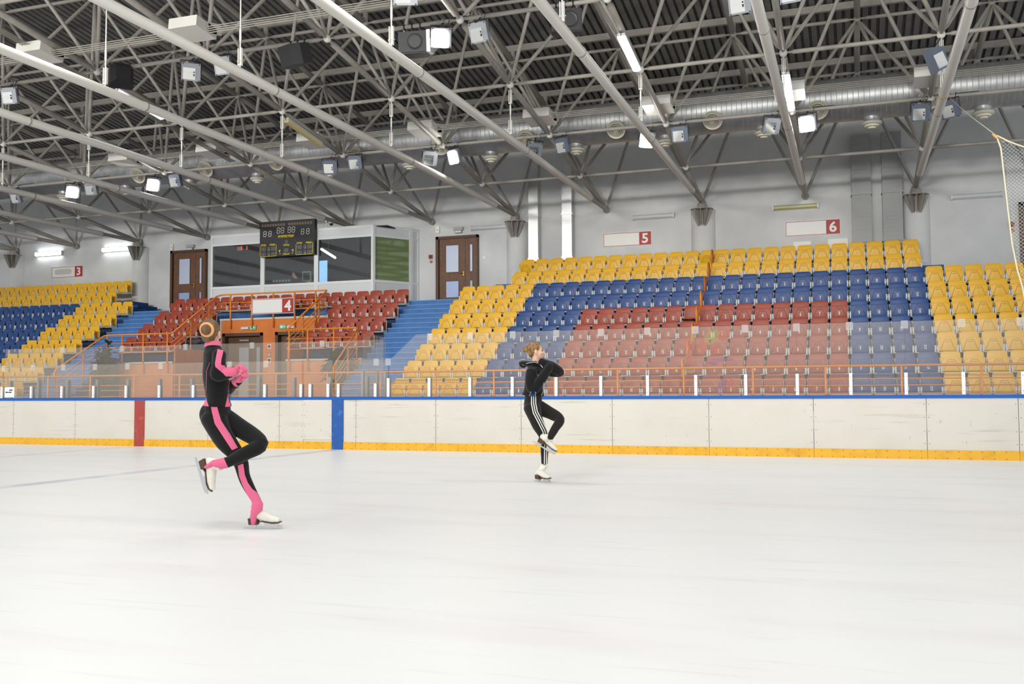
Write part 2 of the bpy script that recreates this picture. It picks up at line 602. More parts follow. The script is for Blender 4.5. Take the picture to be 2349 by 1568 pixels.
for k in KS:
    js = [j for j in range(len(UP)) if inframe(upp(k, j), 420)]
    if len(js) > 1: chord([upp(k, j) for j in js], .075, .2, 'rafter_tube', 12)
for j in range(len(UP)):
    for k in KS:
        u = upp(k, j)
        if not inframe(u, 330): continue
        mb = MB()
        mb.ball(u, .09, M_STEEL)
        mb.tube([u, u+V((0, 0, .3))], .07, M_STEEL, 10)
        for kk, jj in ((k, j), (k+1, j), (k, j+1), (k+1, j+1)):
            if jj >= len(LOW): continue
            q = lowp(kk, jj)
            d = (q-u).normalized()
            mb.tube([u+d*.05, u+d*.18, u+d*.22, q-d*.24, q-d*.2, q-d*.05], [.02, .03, .044, .044, .03, .02], M_STEEL, 8)
        wbuild(mb, 'brace_cluster', truss, auto=50)

# tie pipes from foot to foot across the hall, hung from the nodes by rods with turnbuckles
TIEK = [k for k in range(-12, 5)]
vis = [k for k in TIEK if any(inframe((XK(k), y, 6.84), 0) for y in [8+.5*i for i in range(43)])]
for k in vis:
    n_right = len(vis)-1-vis.index(k)
    t = empty('tie_pipe', (XK(k), 29.55, 6.84),
              'thick white tie pipe running level across the hall, %s from the protective net' % ORD[n_right], 'tie pipe', 'level tie pipes under the roof')
    mb = MB()
    mb.tube([(XK(k), 29.4, 6.84), (XK(k), 27.6, 6.84)], .065, M_STEEL, 14)  # wall end in the dimmed steel: its shade is put into the colour
    mb.tube([(XK(k), 27.6, 6.84), (XK(k), 4, 6.84)], .088, M_STEEL2, 16)
    for y in (27.6, 21.6, 15.6, 9.6):
        mb.tube([(XK(k), y-.02, 6.84), (XK(k), y+.02, 6.84)], .094, M_STEEL, 16)
    wbuild(mb, 'pipe', t, auto=50)
    for j in (3, 5):
        top, y = LOW[j][1], LOW[j][0]
        if not (inframe((XK(k), y, 7.0), 60) or inframe((XK(k), y, top), 60)): continue
        x = XK(k)
        mb = MB()
        mb.tube([(x, y, top-.05), (x, y, 6.9)], .012, M_STEEL2, 8)
        for za, zb in ((top-.12, top-.42), (7.28, 6.98)):
            mb.box(x-.038, x-.026, y-.025, y+.025, zb, za, M_STEEL2)
            mb.box(x+.026, x+.038, y-.025, y+.025, zb, za, M_STEEL2)
            mb.box(x-.038, x+.038, y-.025, y+.025, zb-.02, zb, M_STEEL2)
        mb.tube([(x, y, 7.62), (x, y, 7.42)], .02, M_STEEL2, 8)
        mb.tube([(x-.06, y, 7.05), (x+.06, y, 7.05)], .015, M_STEEL, 8)
        wbuild(mb, 'hanger_rod', t)

# ------------------------------------------------------------------ round ventilation duct with diffusers
duct = empty('ventilation_duct', (-10, 25.0, 8.25), 'large round silver spiral duct running along the stand under the roof', 'duct')
mb = MB()
pts, rs = [], []
x = -34.0
Rd = .53
while x < 7.5:
    pts += [(x, 25.0, 8.27), (x+.006, 25.0, 8.27), (x+.012, 25.0, 8.27)]
    rs += [Rd, Rd+.005, Rd]
    x += .125
mb.tube(pts, rs, M_DUCT, 36)
o = wbuild(mb, 'pipe', duct, auto=25)
def diffuser(name, c, ax, label, group):
    """round stepped-cone air diffuser; ax = direction it blows"""
    t = empty(name, c, label, 'air diffuser', group)
    q = V(ax).to_track_quat('Z', 'Y').to_matrix().to_4x4()
    M = Matrix.Translation(c) @ q
    mb = MB()
    mb.lathe([(.20, -.22), (.20, -.06), (.245, -.03), (.25, .0), (.235, .01), (.21, .0), (.20, -.03)], M_CREAM, M, 28)
    wbuild(mb, 'collar', t, auto=35)
    mb = MB(); mb.lathe([(.2, -.05), (.2, -.045)], M_BLACKHOLE, M, 28)
    wbuild(mb, 'throat', t)
    for r, z in ((.165, .02), (.125, .045), (.085, .07)):
        mb = MB()
        mb.lathe([(r+.012, z-.05), (r+.016, z-.01), (r, z), (r-.02, z-.045), (r-.02, z-.05)], M_CREAM, M, 24)
        if r == .085: mb.lathe([(.06, z-.03), (.058, z)], M_CREAM, M, 20)
        wbuild(mb, 'cone_ring', t, auto=35)
side = [1.80, -.69, -3.22, -5.71, -8.2, -10.7, -13.35, -15.99, -18.48, -20.99, -23.63]
d = V((0, -.84, -.54)).normalized()
for i, x in enumerate(side):
    z0 = 8.27 if x > -9 else 8.27
    diffuser('air_diffuser', V((x, 25.0, z0)) + d*(Rd+.10), d, 'cream round air diffuser set in the front of the silver duct, %s from the net' % ORD[i], 'diffusers on the front of the duct')
bot = [3.02, .55, -2.01, -4.5, -6.92, -9.38, -11.88, -14.46, -16.96, -19.42, -21.89, -24.4]
for i, x in enumerate(bot):
    t = empty('drop_diffuser', (x, 25.0, 7.7), 'cream stepped air diffuser hanging below the silver duct, %s from the net' % ORD[i], 'air diffuser', 'diffusers under the duct')
    M = T(x, 25.0, 7.74) @ Matrix.Rotation(PI, 4, 'X')
    mb = MB(); mb.lathe([(.19, -.08), (.19, .07), (.21, .075)], M_DUCT2, M, 24); wbuild(mb, 'spigot', t, auto=35)
    mb = MB(); mb.lathe([(.21, .07), (.235, .085), (.235, .14), (.2, .16)], M_CREAM, M, 28); wbuild(mb, 'cone_ring', t, auto=35)
    mb = MB(); mb.lathe([(.15, .155), (.175, .165), (.165, .20), (.14, .21)], M_CREAM, M, 28); wbuild(mb, 'cone_ring', t, auto=35)
    mb = MB(); mb.lathe([(.07, .2), (.10, .215), (.09, .245), (.07, .25)], M_CREAM, M, 20); wbuild(mb, 'cone_ring', t, auto=35)

# flat vertical shafts against the wall
for si, (xa, xb, dep, zt, lab) in enumerate(((.06, .58, .30, 8.47, 'flat silver air shaft on the wall right of sign 6, nearer the sign'),
                               (.88, 1.41, .30, 8.47, 'flat silver air shaft on the wall beside the column right of sign 6'),
                               (-9.75, -9.43, .30, 8.55, 'narrow silver air shaft on the wall next to the column left of sign 5'),
                               (-8.63, -8.31, .30, 8.47, 'narrow silver air shaft on the wall nearest to sign 5'))):
    DM = M_DUCT3 if si < 2 else M_DUCT2
    t = empty('air_shaft', ((xa+xb)/2, 29.5, 4.9), lab, 'air shaft', 'flat shafts on the back wall')
    mb = MB(); mb.box(xa, xb, WALL_Y-dep, WALL_Y-.002, 4.48, zt, DM)
    z = 4.8
    while z < zt-.05:
        mb.box(xa-.004, xb+.004, WALL_Y-dep-.006, WALL_Y-.002, z, z+.012, DM)
        z += .115
    wbuild(mb, 'casing', t)
    for z in (5.35, 6.72):
        mb = MB(); mb.box(xa-.025, xb+.025, WALL_Y-dep-.03, WALL_Y-.002, z, z+.045, DM)
        wbuild(mb, 'flange', t)
# ------------------------------------------------------------------ lights and gear hanging in the roof
def floodlight(px, py, j, yaw, pitch, lit, label, dark=False, sc=1.0, dz=None):
    """box floodlight hung from bottom chord j; (px,py) is where its face was measured"""
    Y = LOW[j][0]
    c = at(px, py, Y-.12)
    zp = LOW[j][1]
    t = empty('floodlight', (c.x, Y, zp), label, 'floodlight', 'floodlights on the roof pipes')
    M = T(*c) @ Matrix.Rotation(math.radians(yaw), 4, 'Z') @ Matrix.Rotation(math.radians(pitch), 4, 'X') @ Matrix.Scale(sc, 4)
    hm = M_GREYD if dark else M_GREYL
    mb = MB()   # housing, face towards local -y, gear box on one side
    mb.prism([(-.2, -.18), (.2, -.18), (.2, .2), (-.2, .2)], -.03, 0.0, hm, M)
    mb.box(-.185, .1, 0, .13, -.165, .12, hm, M)
    mb.box(.1, .19, 0, .09, -.165, .185, hm, M)
    mb.box(-.185, .1, 0, .06, .12, .185, hm, M)
    for x in (-.17, .17):
        mb.box(x-.012, x+.012, -.04, -.03, .17, .19, M_BLACKP, M)
        mb.box(x-.012, x+.012, -.04, -.03, -.175, -.155, M_BLACKP, M)
    wbuild(mb, 'housing', t)
    mb = MB()
    if lit:
        mb.box(-.165, .09, -.036, -.03, -.15, .1, M_LIT, M)
    else:
        mb.box(-.165, .09, -.034, -.0305, -.15, .1, M_REFL, M)
        mb.box(-.165, .09, -.05, -.034, -.02, .0, M_REFL, M)
        mb.box(.05, .075, -.048, -.034, -.07, .03, M_BLACKP, M)
    wbuild(mb, 'lamp_glass', t)
    mb = MB()   # yoke and clamp up to the pipe
    top = V((c.x, Y, zp))
    for s in (-.215, .215):
        mb.tube([M @ V((s, .04, 0)), M @ V((s, .06, .24))], .012, M_BLACKP, 6)
    mb.tube([M @ V((-.215, .06, .24)), M @ V((.215, .06, .24))], .012, M_BLACKP, 6)
    mb.tube([M @ V((0, .06, .24)), top], .014, M_BLACKP, 6)
    mb.tube([top+V((-.03, 0, 0)), top+V((.03, 0, 0))], .062, M_GREYL, 12)
    wbuild(mb, 'yoke', t)
    mb = MB()
    cp = [M @ V((.1, .08, .18)), M @ V((.16, .1, .34)), top+V((.12, -.03, .04)), top+V((.3, -.01, .055)), top+V((.6, 0, .052))]
    mb.tube(cp, .008, M_CABLE, 6)
    wbuild(mb, 'cable', t)
    if lit:
        ld = D.lights.new('floodlight_beam', 'AREA')
        ld.shape = 'RECTANGLE'; ld.size = .26; ld.size_y = .25
        ld.energy = 160; ld.color = (1, .98, .95)
        lo = D.objects.new('floodlight_beam', ld); COL.objects.link(lo)
        lo.matrix_world = M @ T(-.04, -.06, -.02) @ Matrix.Rotation(math.radians(90), 4, 'X')
        ld.spread = math.radians(150)
    return t

# measured along the pipe in front of the silver duct (j=2) and the next pipe out over the ice (j=4)
P2L = [(2180, 252, -35, 20, 0, 1), (2112, 259, 8, 22, 0, 1), (1853, 284, -14, 18, 1, 0), (1770, 290, 30, 28, 0, 0), (1560, 309, -4, 18, 0, 1),
       (1484, 322, 34, 18, 1, 0), (1290, 335, -22, 22, 0, 1), (1226, 345, 40, 26, 0, 0), (1042, 360, -24, 18, 1, 0), (986, 364, 42, 24, 0, 0),
       (815, 374, 2, 18, 0, 1), (757, 384, 18, 24, 0, 1), (402, 415, -6, 18, 0, 1), (352, 424, 58, 24, 1, 0), (209, 434, 4, 18, 0, 0),
       (167, 440, 58, 24, 1, 0), (36, 453, -4, 22, 0, 0)]
for i, (px, py, yw, pt, lit, dk) in enumerate(P2L):
    floodlight(px, py, 2, yw, pt, lit, '%s floodlight on the pipe before the silver duct, %s from the net' % ('lit' if lit else 'unlit grey', ORD[i]), bool(dk))
P4L = [(1099, 76, -12, 20, 0), (1012, 88, 26, 22, 1), (511, 152, 2, 18, 0), (438, 166, 40, 26, 0), (22, 221, 8, 14, 0)]
for i, (px, py, yw, pt, lit) in enumerate(P4L):
    floodlight(px, py, 4, yw, pt, lit, '%s floodlight on the high pipe with the speakers, %s from its right end' % ('lit' if lit else 'unlit grey', ORD[i]))
floodlight(1697, 8, 4, -10, 20, 0, 'unlit grey floodlight cut by the top edge of the photo, beside a tie pipe')
floodlight(1815, -18, 4, -8, 20, 0, 'unlit grey floodlight showing only its lower edge at the top of the photo')
floodlight(930, -14, 5, 20, 20, 0, 'pale floodlight at the top edge above the lit floodlight and black speaker')

def speaker(px, py, yaw, pitch, label, w=.62, h=.42, pale=False, j=4, roll=0):
    Y = LOW[j][0]
    c = at(px, py, Y)
    t = empty('loudspeaker', (c.x, Y, LOW[j][1]), label, 'loudspeaker', 'black speakers on the roof pipe')
    M = T(*c) @ Matrix.Rotation(math.radians(yaw), 4, 'Z') @ Matrix.Rotation(math.radians(pitch), 4, 'X') @ Matrix.Rotation(math.radians(roll), 4, 'Y')
    mb = MB()
    q = .42
    mb.prism([(-w/2, -.02), (w/2, -.02), (w/2*.98, q*.55), (w/2*.6, q), (-w/2*.6, q), (-w/2*.98, q*.55)], -h/2, h/2, M_BLACKP, M, axis='z')
    wbuild(mb, 'cabinet', t)
    mb = MB()
    mb.box(-w/2+.02, w/2-.02, -.045, -.02, -h/2+.02, h/2-.02, M_DARK, M)
    mb.lathe([(.155, .0), (.165, .008), (.15, .012), (.12, .004)], M_BLACKP, M @ T(.05, -.045, 0) @ Matrix.Rotation(PI/2, 4, 'X'), 24)
    wbuild(mb, 'grille', t)
    if pale:
        mb = MB(); mb.box(w/2-.02, w/2+.06, -.06, .2, -h/2, h/2, M_ALU, M); wbuild(mb, 'end_cap', t)
    mb = MB()
    for x in (-.18, .0, .18):
        p = M @ V((x, .1, h/2))
        mb.tube([p, V((p.x, Y, LOW[j][1]))], .012, M_BLACKP, 6)
        mb.tube([(p.x-.015, Y, LOW[j][1]), (p.x+.015, Y, LOW[j][1])], .058, M_BLACKP, 12)
    wbuild(mb, 'hanger', t)
speaker(690, 128, 160, -16, 'black loudspeaker with its control panel showing, under the roof pipe left of a node')
speaker(276, 184, -130, 10, 'black rounded loudspeaker beside a white turnbuckle near the bluish roof ribs', .5, .4)
speaker(948, 97, 8, 6, 'black loudspeaker with a pale end cap left of the lit floodlight', .62, .44, True)
speaker(1300, 46, 20, 4, 'black loudspeaker at the top crossed by a tie pipe', .58, .44)
sp = at(2147, 140, 20.4)
t = empty('projector_box', tuple(sp), 'dark angled spotlight box hanging by a rod above the white boxes near the net', 'spotlight')
M = T(*sp) @ Matrix.Rotation(math.radians(35), 4, 'Z') @ Matrix.Rotation(math.radians(-28), 4, 'Y')
mb = MB(); mb.prism([(-.14, -.2), (.14, -.2), (.2, .2), (-.1, .28)], -.12, .12, M_GREYD, M); wbuild(mb, 'housing', t)
mb = MB(); mb.box(-.12, .12, -.13, -.12, -.16, .12, M_REFL, M); wbuild(mb, 'lamp_glass', t)
mb = MB(); mb.tube([M @ V((0, 0, .2)), (XK(4), 20.52, 8.05)], .012, M_BLACKP, 6); wbuild(mb, 'bracket', t)

def tube_light(k, j, f0, f1, mtl, label, lit):
    """long light under the arched chord of bay k between nodes j and j+1"""
    A, B = V((XK(k), LOW[j][0], LOW[j][1])), V((XK(k), LOW[j+1][0], LOW[j+1][1]))
    P, Q = A.lerp(B, f0), A.lerp(B, f1)
    t = empty('tube_light', tuple(P), label, 'fluorescent light', 'tube lights under the arched chords')
    d = (Q-P).normalized()
    off = V((0, 0, -.16))
    M = Matrix.Translation((P+Q)/2+off) @ d.to_track_quat('Y', 'Z').to_matrix().to_4x4()
    L = (Q-P).length/2
    mb = MB(); mb.box(-.08, .08, -L, L, .0, .06, M_TUBEOFF, M); wbuild(mb, 'tray', t)
    mb = MB()
    mb.prism([(-.085, .0), (-.075, -.04), (-.04, -.06), (.04, -.06), (.075, -.04), (.085, .0)], -L+.02, L-.02, mtl, M)
    wbuild(mb, 'diffuser_cover', t)
    mb = MB()
    for s in (-.7, .7):
        p = M @ V((0, s*L, .06)); mb.tube([p, p+V((0, 0, .1))], .01, M_STEEL, 6)
    mb.tube([Q+off, Q+V((0, 0, -.02)), Q+V((0, .25, .0))], .008, M_CABLE, 6)
    wbuild(mb, 'bracket', t)
tube_light(2, 3, .12, .62, M_TUBE, 'bright lit tube light under a sloping pipe at the upper middle right', True)
tube_light(3, 2, .18, .78, M_TUBE, 'lit tube light seen nearly end-on above the lit floodlight on the right', True)
tube_light(-1, 2, .40, .95, M_TUBEYEL, 'yellowed unlit tube light under a sloping pipe before the duct', False)
tube_light(-2, 3, .25, .78, M_TUBE, 'bright lit tube light just right of the rounded black speaker', True)

# conduit bundles along the hall with flat white boxes on them
def conduit(Y, z, x0, x1, label, n=4):
    t = empty('conduit_bundle', ((x0+x1)/2, Y, z), label, 'conduit bundle')
    for q in range(n):
        mb = MB(); mb.tube([(x0, Y+.03*q, z-.030*q), (x1, Y+.03*q, z-.030*q)], .012, M_STEEL, 8)
        wbuild(mb, 'conduit', t, True)
conduit(22.6, 7.97, -30, 6, 'bundle of thin white conduits passing in front of the silver duct')
conduit(16.2, 8.55, -26, -5, 'bundle of thin white conduits high at the upper left')
t = empty('conduit_bundle', (-16.6, 16, 8.5), 'bundle of thin white conduits sloping down along the roof at the left', 'conduit bundle')
for q in range(4):
    mb = MB(); mb.tube([(-16.75+.06*q, 9, 9.45), (-16.75+.06*q, 16, 8.62), (-16.75+.06*q, 23.3, 7.75)], .012, M_STEEL, 8)
    wbuild(mb, 'conduit', t, True)
def eqbox(x, Y, z, label):
    t = empty('equipment_box', (x, Y, z), label, 'equipment box', 'white boxes on the conduits')
    M = T(x, Y, z) @ Matrix.Rotation(math.radians(-6), 4, 'X')
    mb = MB(); mb.box(-.34, .34, -.3, .36, -.1, .12, M_STEEL2, M); wbuild(mb, 'case', t)
    mb = MB(); mb.prism([(.3, .12), (.34, .12), (.34, -.1), (.30, -.1)], .1, .52, M_STEEL2, M @ Matrix.Rotation(.3, 4, 'X')); wbuild(mb, 'side_flap', t)
bx = [1.72, -1.24, -4.27, -7.25, -10.4, -13.7, -16.95, -20.0]
for i, x in enumerate(bx):
    eqbox(x, 22.75, 7.95, 'flat white equipment box on the conduits before the duct, %s from the net' % ORD[i])
for x, nm in ((-12.6, 'flat white equipment box on the upper conduits, left of the top centre'), (-16.6, 'flat white equipment box where two conduit bundles cross at the upper left')):
    eqbox(x, 16.2, 8.55, nm)

# ------------------------------------------------------------------ wall lights, signs, doors, small wall things
def wall_light(xc, z, mtl, lit, label, w=1.3):
    t = empty('wall_light', (xc, WALL_Y, z), label, 'wall light', 'tube lights on the back wall')
    mb = MB(); mb.box(xc-w/2, xc+w/2, WALL_Y-.05, WALL_Y, z-.075, z+.075, M_TUBEOFF); wbuild(mb, 'tray', t)
    mb = MB()
    mb.prism([(WALL_Y-.05, z-.07), (WALL_Y-.09, z-.06), (WALL_Y-.11, z-.03), (WALL_Y-.11, z+.03), (WALL_Y-.09, z+.06), (WALL_Y-.05, z+.07)], xc-w/2+.02, xc+w/2-.02, mtl, axis='x')
    wbuild(mb, 'diffuser_cover', t)
    mb = MB()
    for s in (-1, 1):
        mb.box(xc+s*(w/2-.01)-.02, xc+s*(w/2-.01)+.02, WALL_Y-.12, WALL_Y, z-.08, z+.08, M_TUBEOFF)
    wbuild(mb, 'end_caps', t)
    if lit:
        ld = D.lights.new('wall_light_glow', 'AREA'); ld.shape = 'RECTANGLE'; ld.size = w; ld.size_y = .1; ld.energy = 7; ld.color = (.9, .95, 1)
        lo = D.objects.new('wall_light_glow', ld); COL.objects.link(lo)
        lo.location = (xc, WALL_Y-.13, z); lo.rotation_euler = (math.radians(90), 0, 0)
wall_light(-29.6, 6.62, M_TUBE, True, 'lit white tube light on the wall above sign 3')
wall_light(-26.33, 6.62, M_TUBE, True, 'lit white tube light on the wall between sign 3 and the left door')
wall_light(-11.17, 6.53, M_TUBEOFF, False, 'unlit tube light on the wall above the right brown door')
wall_light(-5.76, 6.53, M_TUBEOFF, False, 'unlit tube light on the wall above sign 5')
wall_light(-1.52, 6.54, M_TUBEGRN, False, 'yellow-green covered tube light above sign 6')
wall_light(3.34, 6.52, M_TUBEOFF, False, 'unlit tube light on the wall near the protective net')

def sign(x0, x1, z0, z1, Y, num, label, erased=False):
    t = empty('sector_sign', ((x0+x1)/2, Y, z0), label, 'sign', 'numbered sector signs')
    mb = MB(); mb.box(x0, x1, Y-.03, Y, z0, z1, M_SIGNW); wbuild(mb, 'board', t)
    rx = x1-(z1-z0)*.88
    mb = MB(); mb.box(rx, x1-.015, Y-.036, Y-.03, z0+.015, z1-.015, M_SIGNR)
    for a in ((x0+.015, x0+.03, z0+.015, z1-.015), (x0+.015, rx, z0+.015, z0+.03), (x0+.015, rx, z1-.03, z1-.015)):
        mb.box(a[0], a[1], Y-.036, Y-.03, a[2], a[3], M_SIGNR)
    wbuild(mb, 'red_field', t)
    mb = MB(); mb.text(num, (z1-z0)*.7, M_SIGNW, T((rx+x1)/2-.01, Y-.038, (z0+z1)/2), 1.05, .03)
    wbuild(mb, 'numeral', t)
    if erased:
        mb = MB()
        cx, cz, w, h = (x0+rx)/2, (z0+z1)/2+.01, (rx-x0)*.36, (z1-z0)*.24
        poly = [(cx+w*math.copysign(abs(math.cos(a))**.4, math.cos(a)), cz+h*math.copysign(abs(math.sin(a))**.6, math.sin(a))) for a in [2*PI*i/24 for i in range(24)]]
        mb.prism(poly, Y-.034, Y-.03, M_SIGNG); wbuild(mb, 'grey_patch', t)
sign(-29.49, -27.95, 5.65, 6.09, WALL_Y, '3', 'white wall sign with red field and the number 3', True)
sign(-7.36, -5.82, 5.655, 6.095, WALL_Y, '5', 'white wall sign with red field and the number 5')
sign(-1.82, -.27, 5.665, 6.115, WALL_Y, '6', 'white wall sign with red field and the number 6')
sign(-18.24, -16.68, 3.66, 4.15, 26.64, '4', 'white sign with red field and the number 4 on the orange railing')

def door(n, x0, x1, z0, z1, Y):
    t = empty('door_%d' % n, ((x0+x1)/2, Y, z0), kind='structure')
    mb = MB()
    mb.box(x0, x0+.10, Y-.12, Y, z0, z1, M_WOODD); mb.box(x1-.06, x1, Y-.12, Y, z0, z1, M_WOODD); mb.box(x0, x1, Y-.12, Y, z1-.09, z1, M_WOODD)
    tag(wbuild(mb, 'door_frame', t), kind='structure')
    a, b = x0+.12, x1-.06
    mx = a+(b-a)*.70
    yy = Y-.045
    for q, (p0, p1) in enumerate(((a, mx-.004), (mx+.004, b))):
        mb = MB(); mb.box(p0, p1, yy-.02, yy+.02, z0, z1-.09, M_WOOD)
        o = wbuild(mb, 'door_leaf', t); tag(o, kind='structure')
        w = p1-p0
        if q == 0: g0, g1 = p0+w*.26, p0+w*.74
        else: g0, g1 = p0+w*.42, p0+w*.62
        hh = z1-.09-z0
        for (f0, f1, mt) in ((.50, .90, M_FROST), (.12, .36, M_FROSTB)):
            mg = MB(); mg.box(g0, g1, yy-.026, yy-.02, z0+hh*f0, z0+hh*f1, mt)
            for c0, c1, d0, d1 in ((g0-.02, g0, f0, f1), (g1, g1+.02, f0, f1)):
                mg.box(c0, c1, yy-.032, yy-.02, z0+hh*d0-.02, z0+hh*d1+.02, M_WOODD)
            mg.box(g0, g1, yy-.032, yy-.02, z0+hh*f0-.02, z0+hh*f0, M_WOODD); mg.box(g0, g1, yy-.032, yy-.02, z0+hh*f1, z0+hh*f1+.02, M_WOODD)
            tag(wbuild(mg, 'door_glazing', t), kind='structure')
        if q == 0:
            mh = MB(); mh.box(p1-.08, p1-.05, yy-.035, yy-.02, z0+hh*.42, z0+hh*.5, M_BRASS)
            mh.tube([(p1-.065, yy-.04, z0+hh*.475), (p1-.065, yy-.07, z0+hh*.475), (p1-.19, yy-.07, z0+hh*.475)], .012, M_BRASS, 8)
            mh.ball((p1-.065, yy-.04, z0+hh*.43), .022, M_BRASS)
            tag(wbuild(mh, 'door_handle', t), kind='structure')
door(1, -23.81, -22.23, 4.0, 6.41, WALL_Y)
door(2, -13.08, -11.57, 4.0, 6.31, WALL_Y)
door(3, 4.38, 5.6, 4.0, 6.25, WALL_Y)

def small(name, label, cat, boxes, group=None):
    c = boxes[0]
    t = None
    mb = MB()
    for x0, x1, y0, y1, z0, z1, mt in boxes:
        mb.box(x0, x1, y0, y1, z0, z1, mt)
    o = mb.build(name)
    return tag(o, label, cat, group)
for x, z, lab in ((-13.3, 5.62, 'left of the right brown door'), (4.2, 5.62, 'beside the protective net')):
    small('fire_alarm', 'small dark red fire alarm box on the wall '+lab, 'alarm', [(x-.06, x+.06, WALL_Y-.06, WALL_Y, z-.02, z+.11, M_ALARMR), (x-.035, x+.035, WALL_Y-.065, WALL_Y-.06, z+.015, z+.075, M_DARK)], 'red alarm boxes')
    mb = MB(); mb.lathe([(.05, 0), (.045, .04), (.02, .05)], M_ALARMO, T(x+.01, WALL_Y, z-.12) @ Matrix.Rotation(PI/2, 4, 'X'), 16)
    tag(mb.build('alarm_button'), 'small orange round call button under the red alarm box '+lab, 'button', 'orange call buttons')
small('wall_box', 'small white box on the wall between booth and right brown door', 'wall box', [(-13.1, -12.97, WALL_Y-.07, WALL_Y, 6.45, 6.67, M_SIGNW), (-13.06, -13.01, WALL_Y-.075, WALL_Y-.07, 6.52, 6.58, M_TUBEYEL)])
small('wall_box', 'small white box on the wall above left of the left brown door', 'wall box', [(-23.87, -23.74, WALL_Y-.07, WALL_Y, 6.45, 6.67, M_SIGNW), (-23.83, -23.78, WALL_Y-.075, WALL_Y-.07, 6.52, 6.58, M_TUBEYEL)])
small('light_switch', 'tiny white switch on the wall right of the right brown door', 'switch', [(-11.42, -11.34, WALL_Y-.02, WALL_Y, 5.5, 5.6, M_SIGNW)])
for x, lab in ((-12.28, 'right'), (-22.97, 'left')):
    small('emergency_lamp', 'small grey emergency lamp box above the %s brown door' % lab, 'lamp', [(x-.17, x+.17, WALL_Y-.1, WALL_Y, 6.5, 6.6, M_LAMPG), (x-.12, x+.12, WALL_Y-.09, WALL_Y, 6.4, 6.5, M_FROSTG), (x-.1, x+.1, WALL_Y-.1, WALL_Y-.09, 6.42, 6.47, M_SIGNW)], 'emergency lamps')
for x, w, lab in ((-1.35, .5, 'left one of the pair under sign 6'), (-.35, .55, 'right one of the pair under sign 6')):
    small('wall_grille', 'flat pale wall plate behind the top seats, '+lab, 'plate', [(x-w/2, x+w/2, WALL_Y-.03, WALL_Y, 4.95, 5.5 if lab[0] == 'l' else 5.53, M_SIGNW)], 'pale plates under sign 6')

# security camera over the booth
c = at(757, 508, 28.3)
t = empty('security_camera', tuple(c), 'small white dome security camera above the glass booth', 'camera')
mb = MB(); mb.box(c.x-.16, c.x-.1, c.y-.04, c.y+.04, c.z-.02, c.z+.14, M_ALU); mb.tube([(c.x-.1, c.y, c.z+.08), (c.x+.04, c.y, c.z+.08), (c.x+.05, c.y, c.z+.02)], .022, M_ALU, 10)
mb.tube([(c.x-.13, c.y, c.z), (c.x-.13, c.y, c.z-.55)], .02, M_ALU, 8); wbuild(mb, 'bracket', t)
mb = MB(); mb.lathe([(.03, .03), (.085, .0), (.085, -.06), (.07, -.07)], M_ALU, T(c.x+.05, c.y, c.z), 20); wbuild(mb, 'body', t, auto=40)
mb = MB(); mb.ball((c.x+.05, c.y, c.z-.075), .065, M_BLACKP); wbuild(mb, 'dome', t, True)

# ------------------------------------------------------------------ glass booth on the landing
BY, BZ0, BZ1, SILL, WTOP = 28.1, 4.0, 6.57, 4.80, 6.21
booth = empty('commentator_booth', (-17.8, BY, BZ0), 'white framed glass booth standing on the landing between the two brown doors', 'booth')
edges = [-20.95, -18.86, -16.78, -14.66]
def pane_wall(P, Q, name_i, blind=False, dual=False):
    """one framed bay from P to Q (plan points)"""
    P, Q = V((P[0], P[1], 0)), V((Q[0], Q[1], 0))
    L = (Q-P).length
    d = (Q-P).normalized()
    M = Matrix.Translation(P) @ Matrix(((d.x, -d.y, 0, 0), (d.y, d.x, 0, 0), (0, 0, 1, 0), (0, 0, 0, 1)))
    mb = MB()
    for a, b, z0, z1 in ((0, .08, BZ0, BZ1), (L-.08, L, BZ0, BZ1), (.08, L-.08, BZ0, BZ0+.05), (.08, L-.08, SILL-.09, SILL), (.08, L-.08, WTOP, WTOP+.07), (.08, L-.08, BZ1-.06, BZ1)):
        mb.box(a, b, 0, .07, z0, z1, M_UPVC, M)
    wbuild(mb, 'frame', booth)
    mb = MB(); mb.box(.08, L-.08, .02, .05, BZ0+.05, SILL-.09, M_UPVC2, M); wbuild(mb, 'panel', booth)
    mb = MB(); mb.box(.08, L-.08, .02, .05, WTOP+.07, BZ1-.06, M_UPVC2, M); wbuild(mb, 'panel', booth)
    if L > .5:
        mb = MB(); mb.box(.08, L-.08, .03, .042, SILL, WTOP, M_GLASSDARK, M); wbuild(mb, 'window_pane', booth)
    else:
        mb = MB(); mb.box(.08, L-.08, .03, .042, SILL, WTOP, M_UPVC2, M); wbuild(mb, 'panel', booth)
    if blind:
        mb = MB()
        n = 40
        mb.box(.08, L-.08, .05, .06, SILL, WTOP, M_GREEN, M)
        wbuild(mb, 'roller_blind', booth)
for a, b in zip(edges[:-1], edges[1:]):
    pane_wall((a, BY), (b, BY), 0)
pane_wall((-14.66, BY), (-13.86, 29.32), 1, blind=True)
pane_wall((-13.86, 29.32), (-13.72, WALL_Y), 2)
pane_wall((-20.95, WALL_Y-.01), (-20.95, BY+.072), 3)
mb = MB(); mb.prism([(-20.95, BY), (-14.66, BY), (-13.86, 29.32), (-13.72, WALL_Y), (-20.95, WALL_Y)], BZ1, BZ1+.03, M_UPVC2, axis='z'); wbuild(mb, 'roof_panel', booth)
mb = MB(); mb.prism([(-20.9, 29.55), (-14.2, 29.55), (-14.2, 29.6), (-20.9, 29.6)], BZ0, BZ1-.02, M_BOOTHSHADE, axis='z'); mb.box(-20.86, -20.83, BY+.08, 29.55, BZ0, BZ1-.02, M_BOOTHSHADE); mb.box(-20.86, -14.2, BY+.1, 29.55, BZ1-.03, BZ1-.005, M_BOOTHSHADE); wbuild(mb, 'shade_lining', booth)  # dark lining sheets added for the shade inside the booth
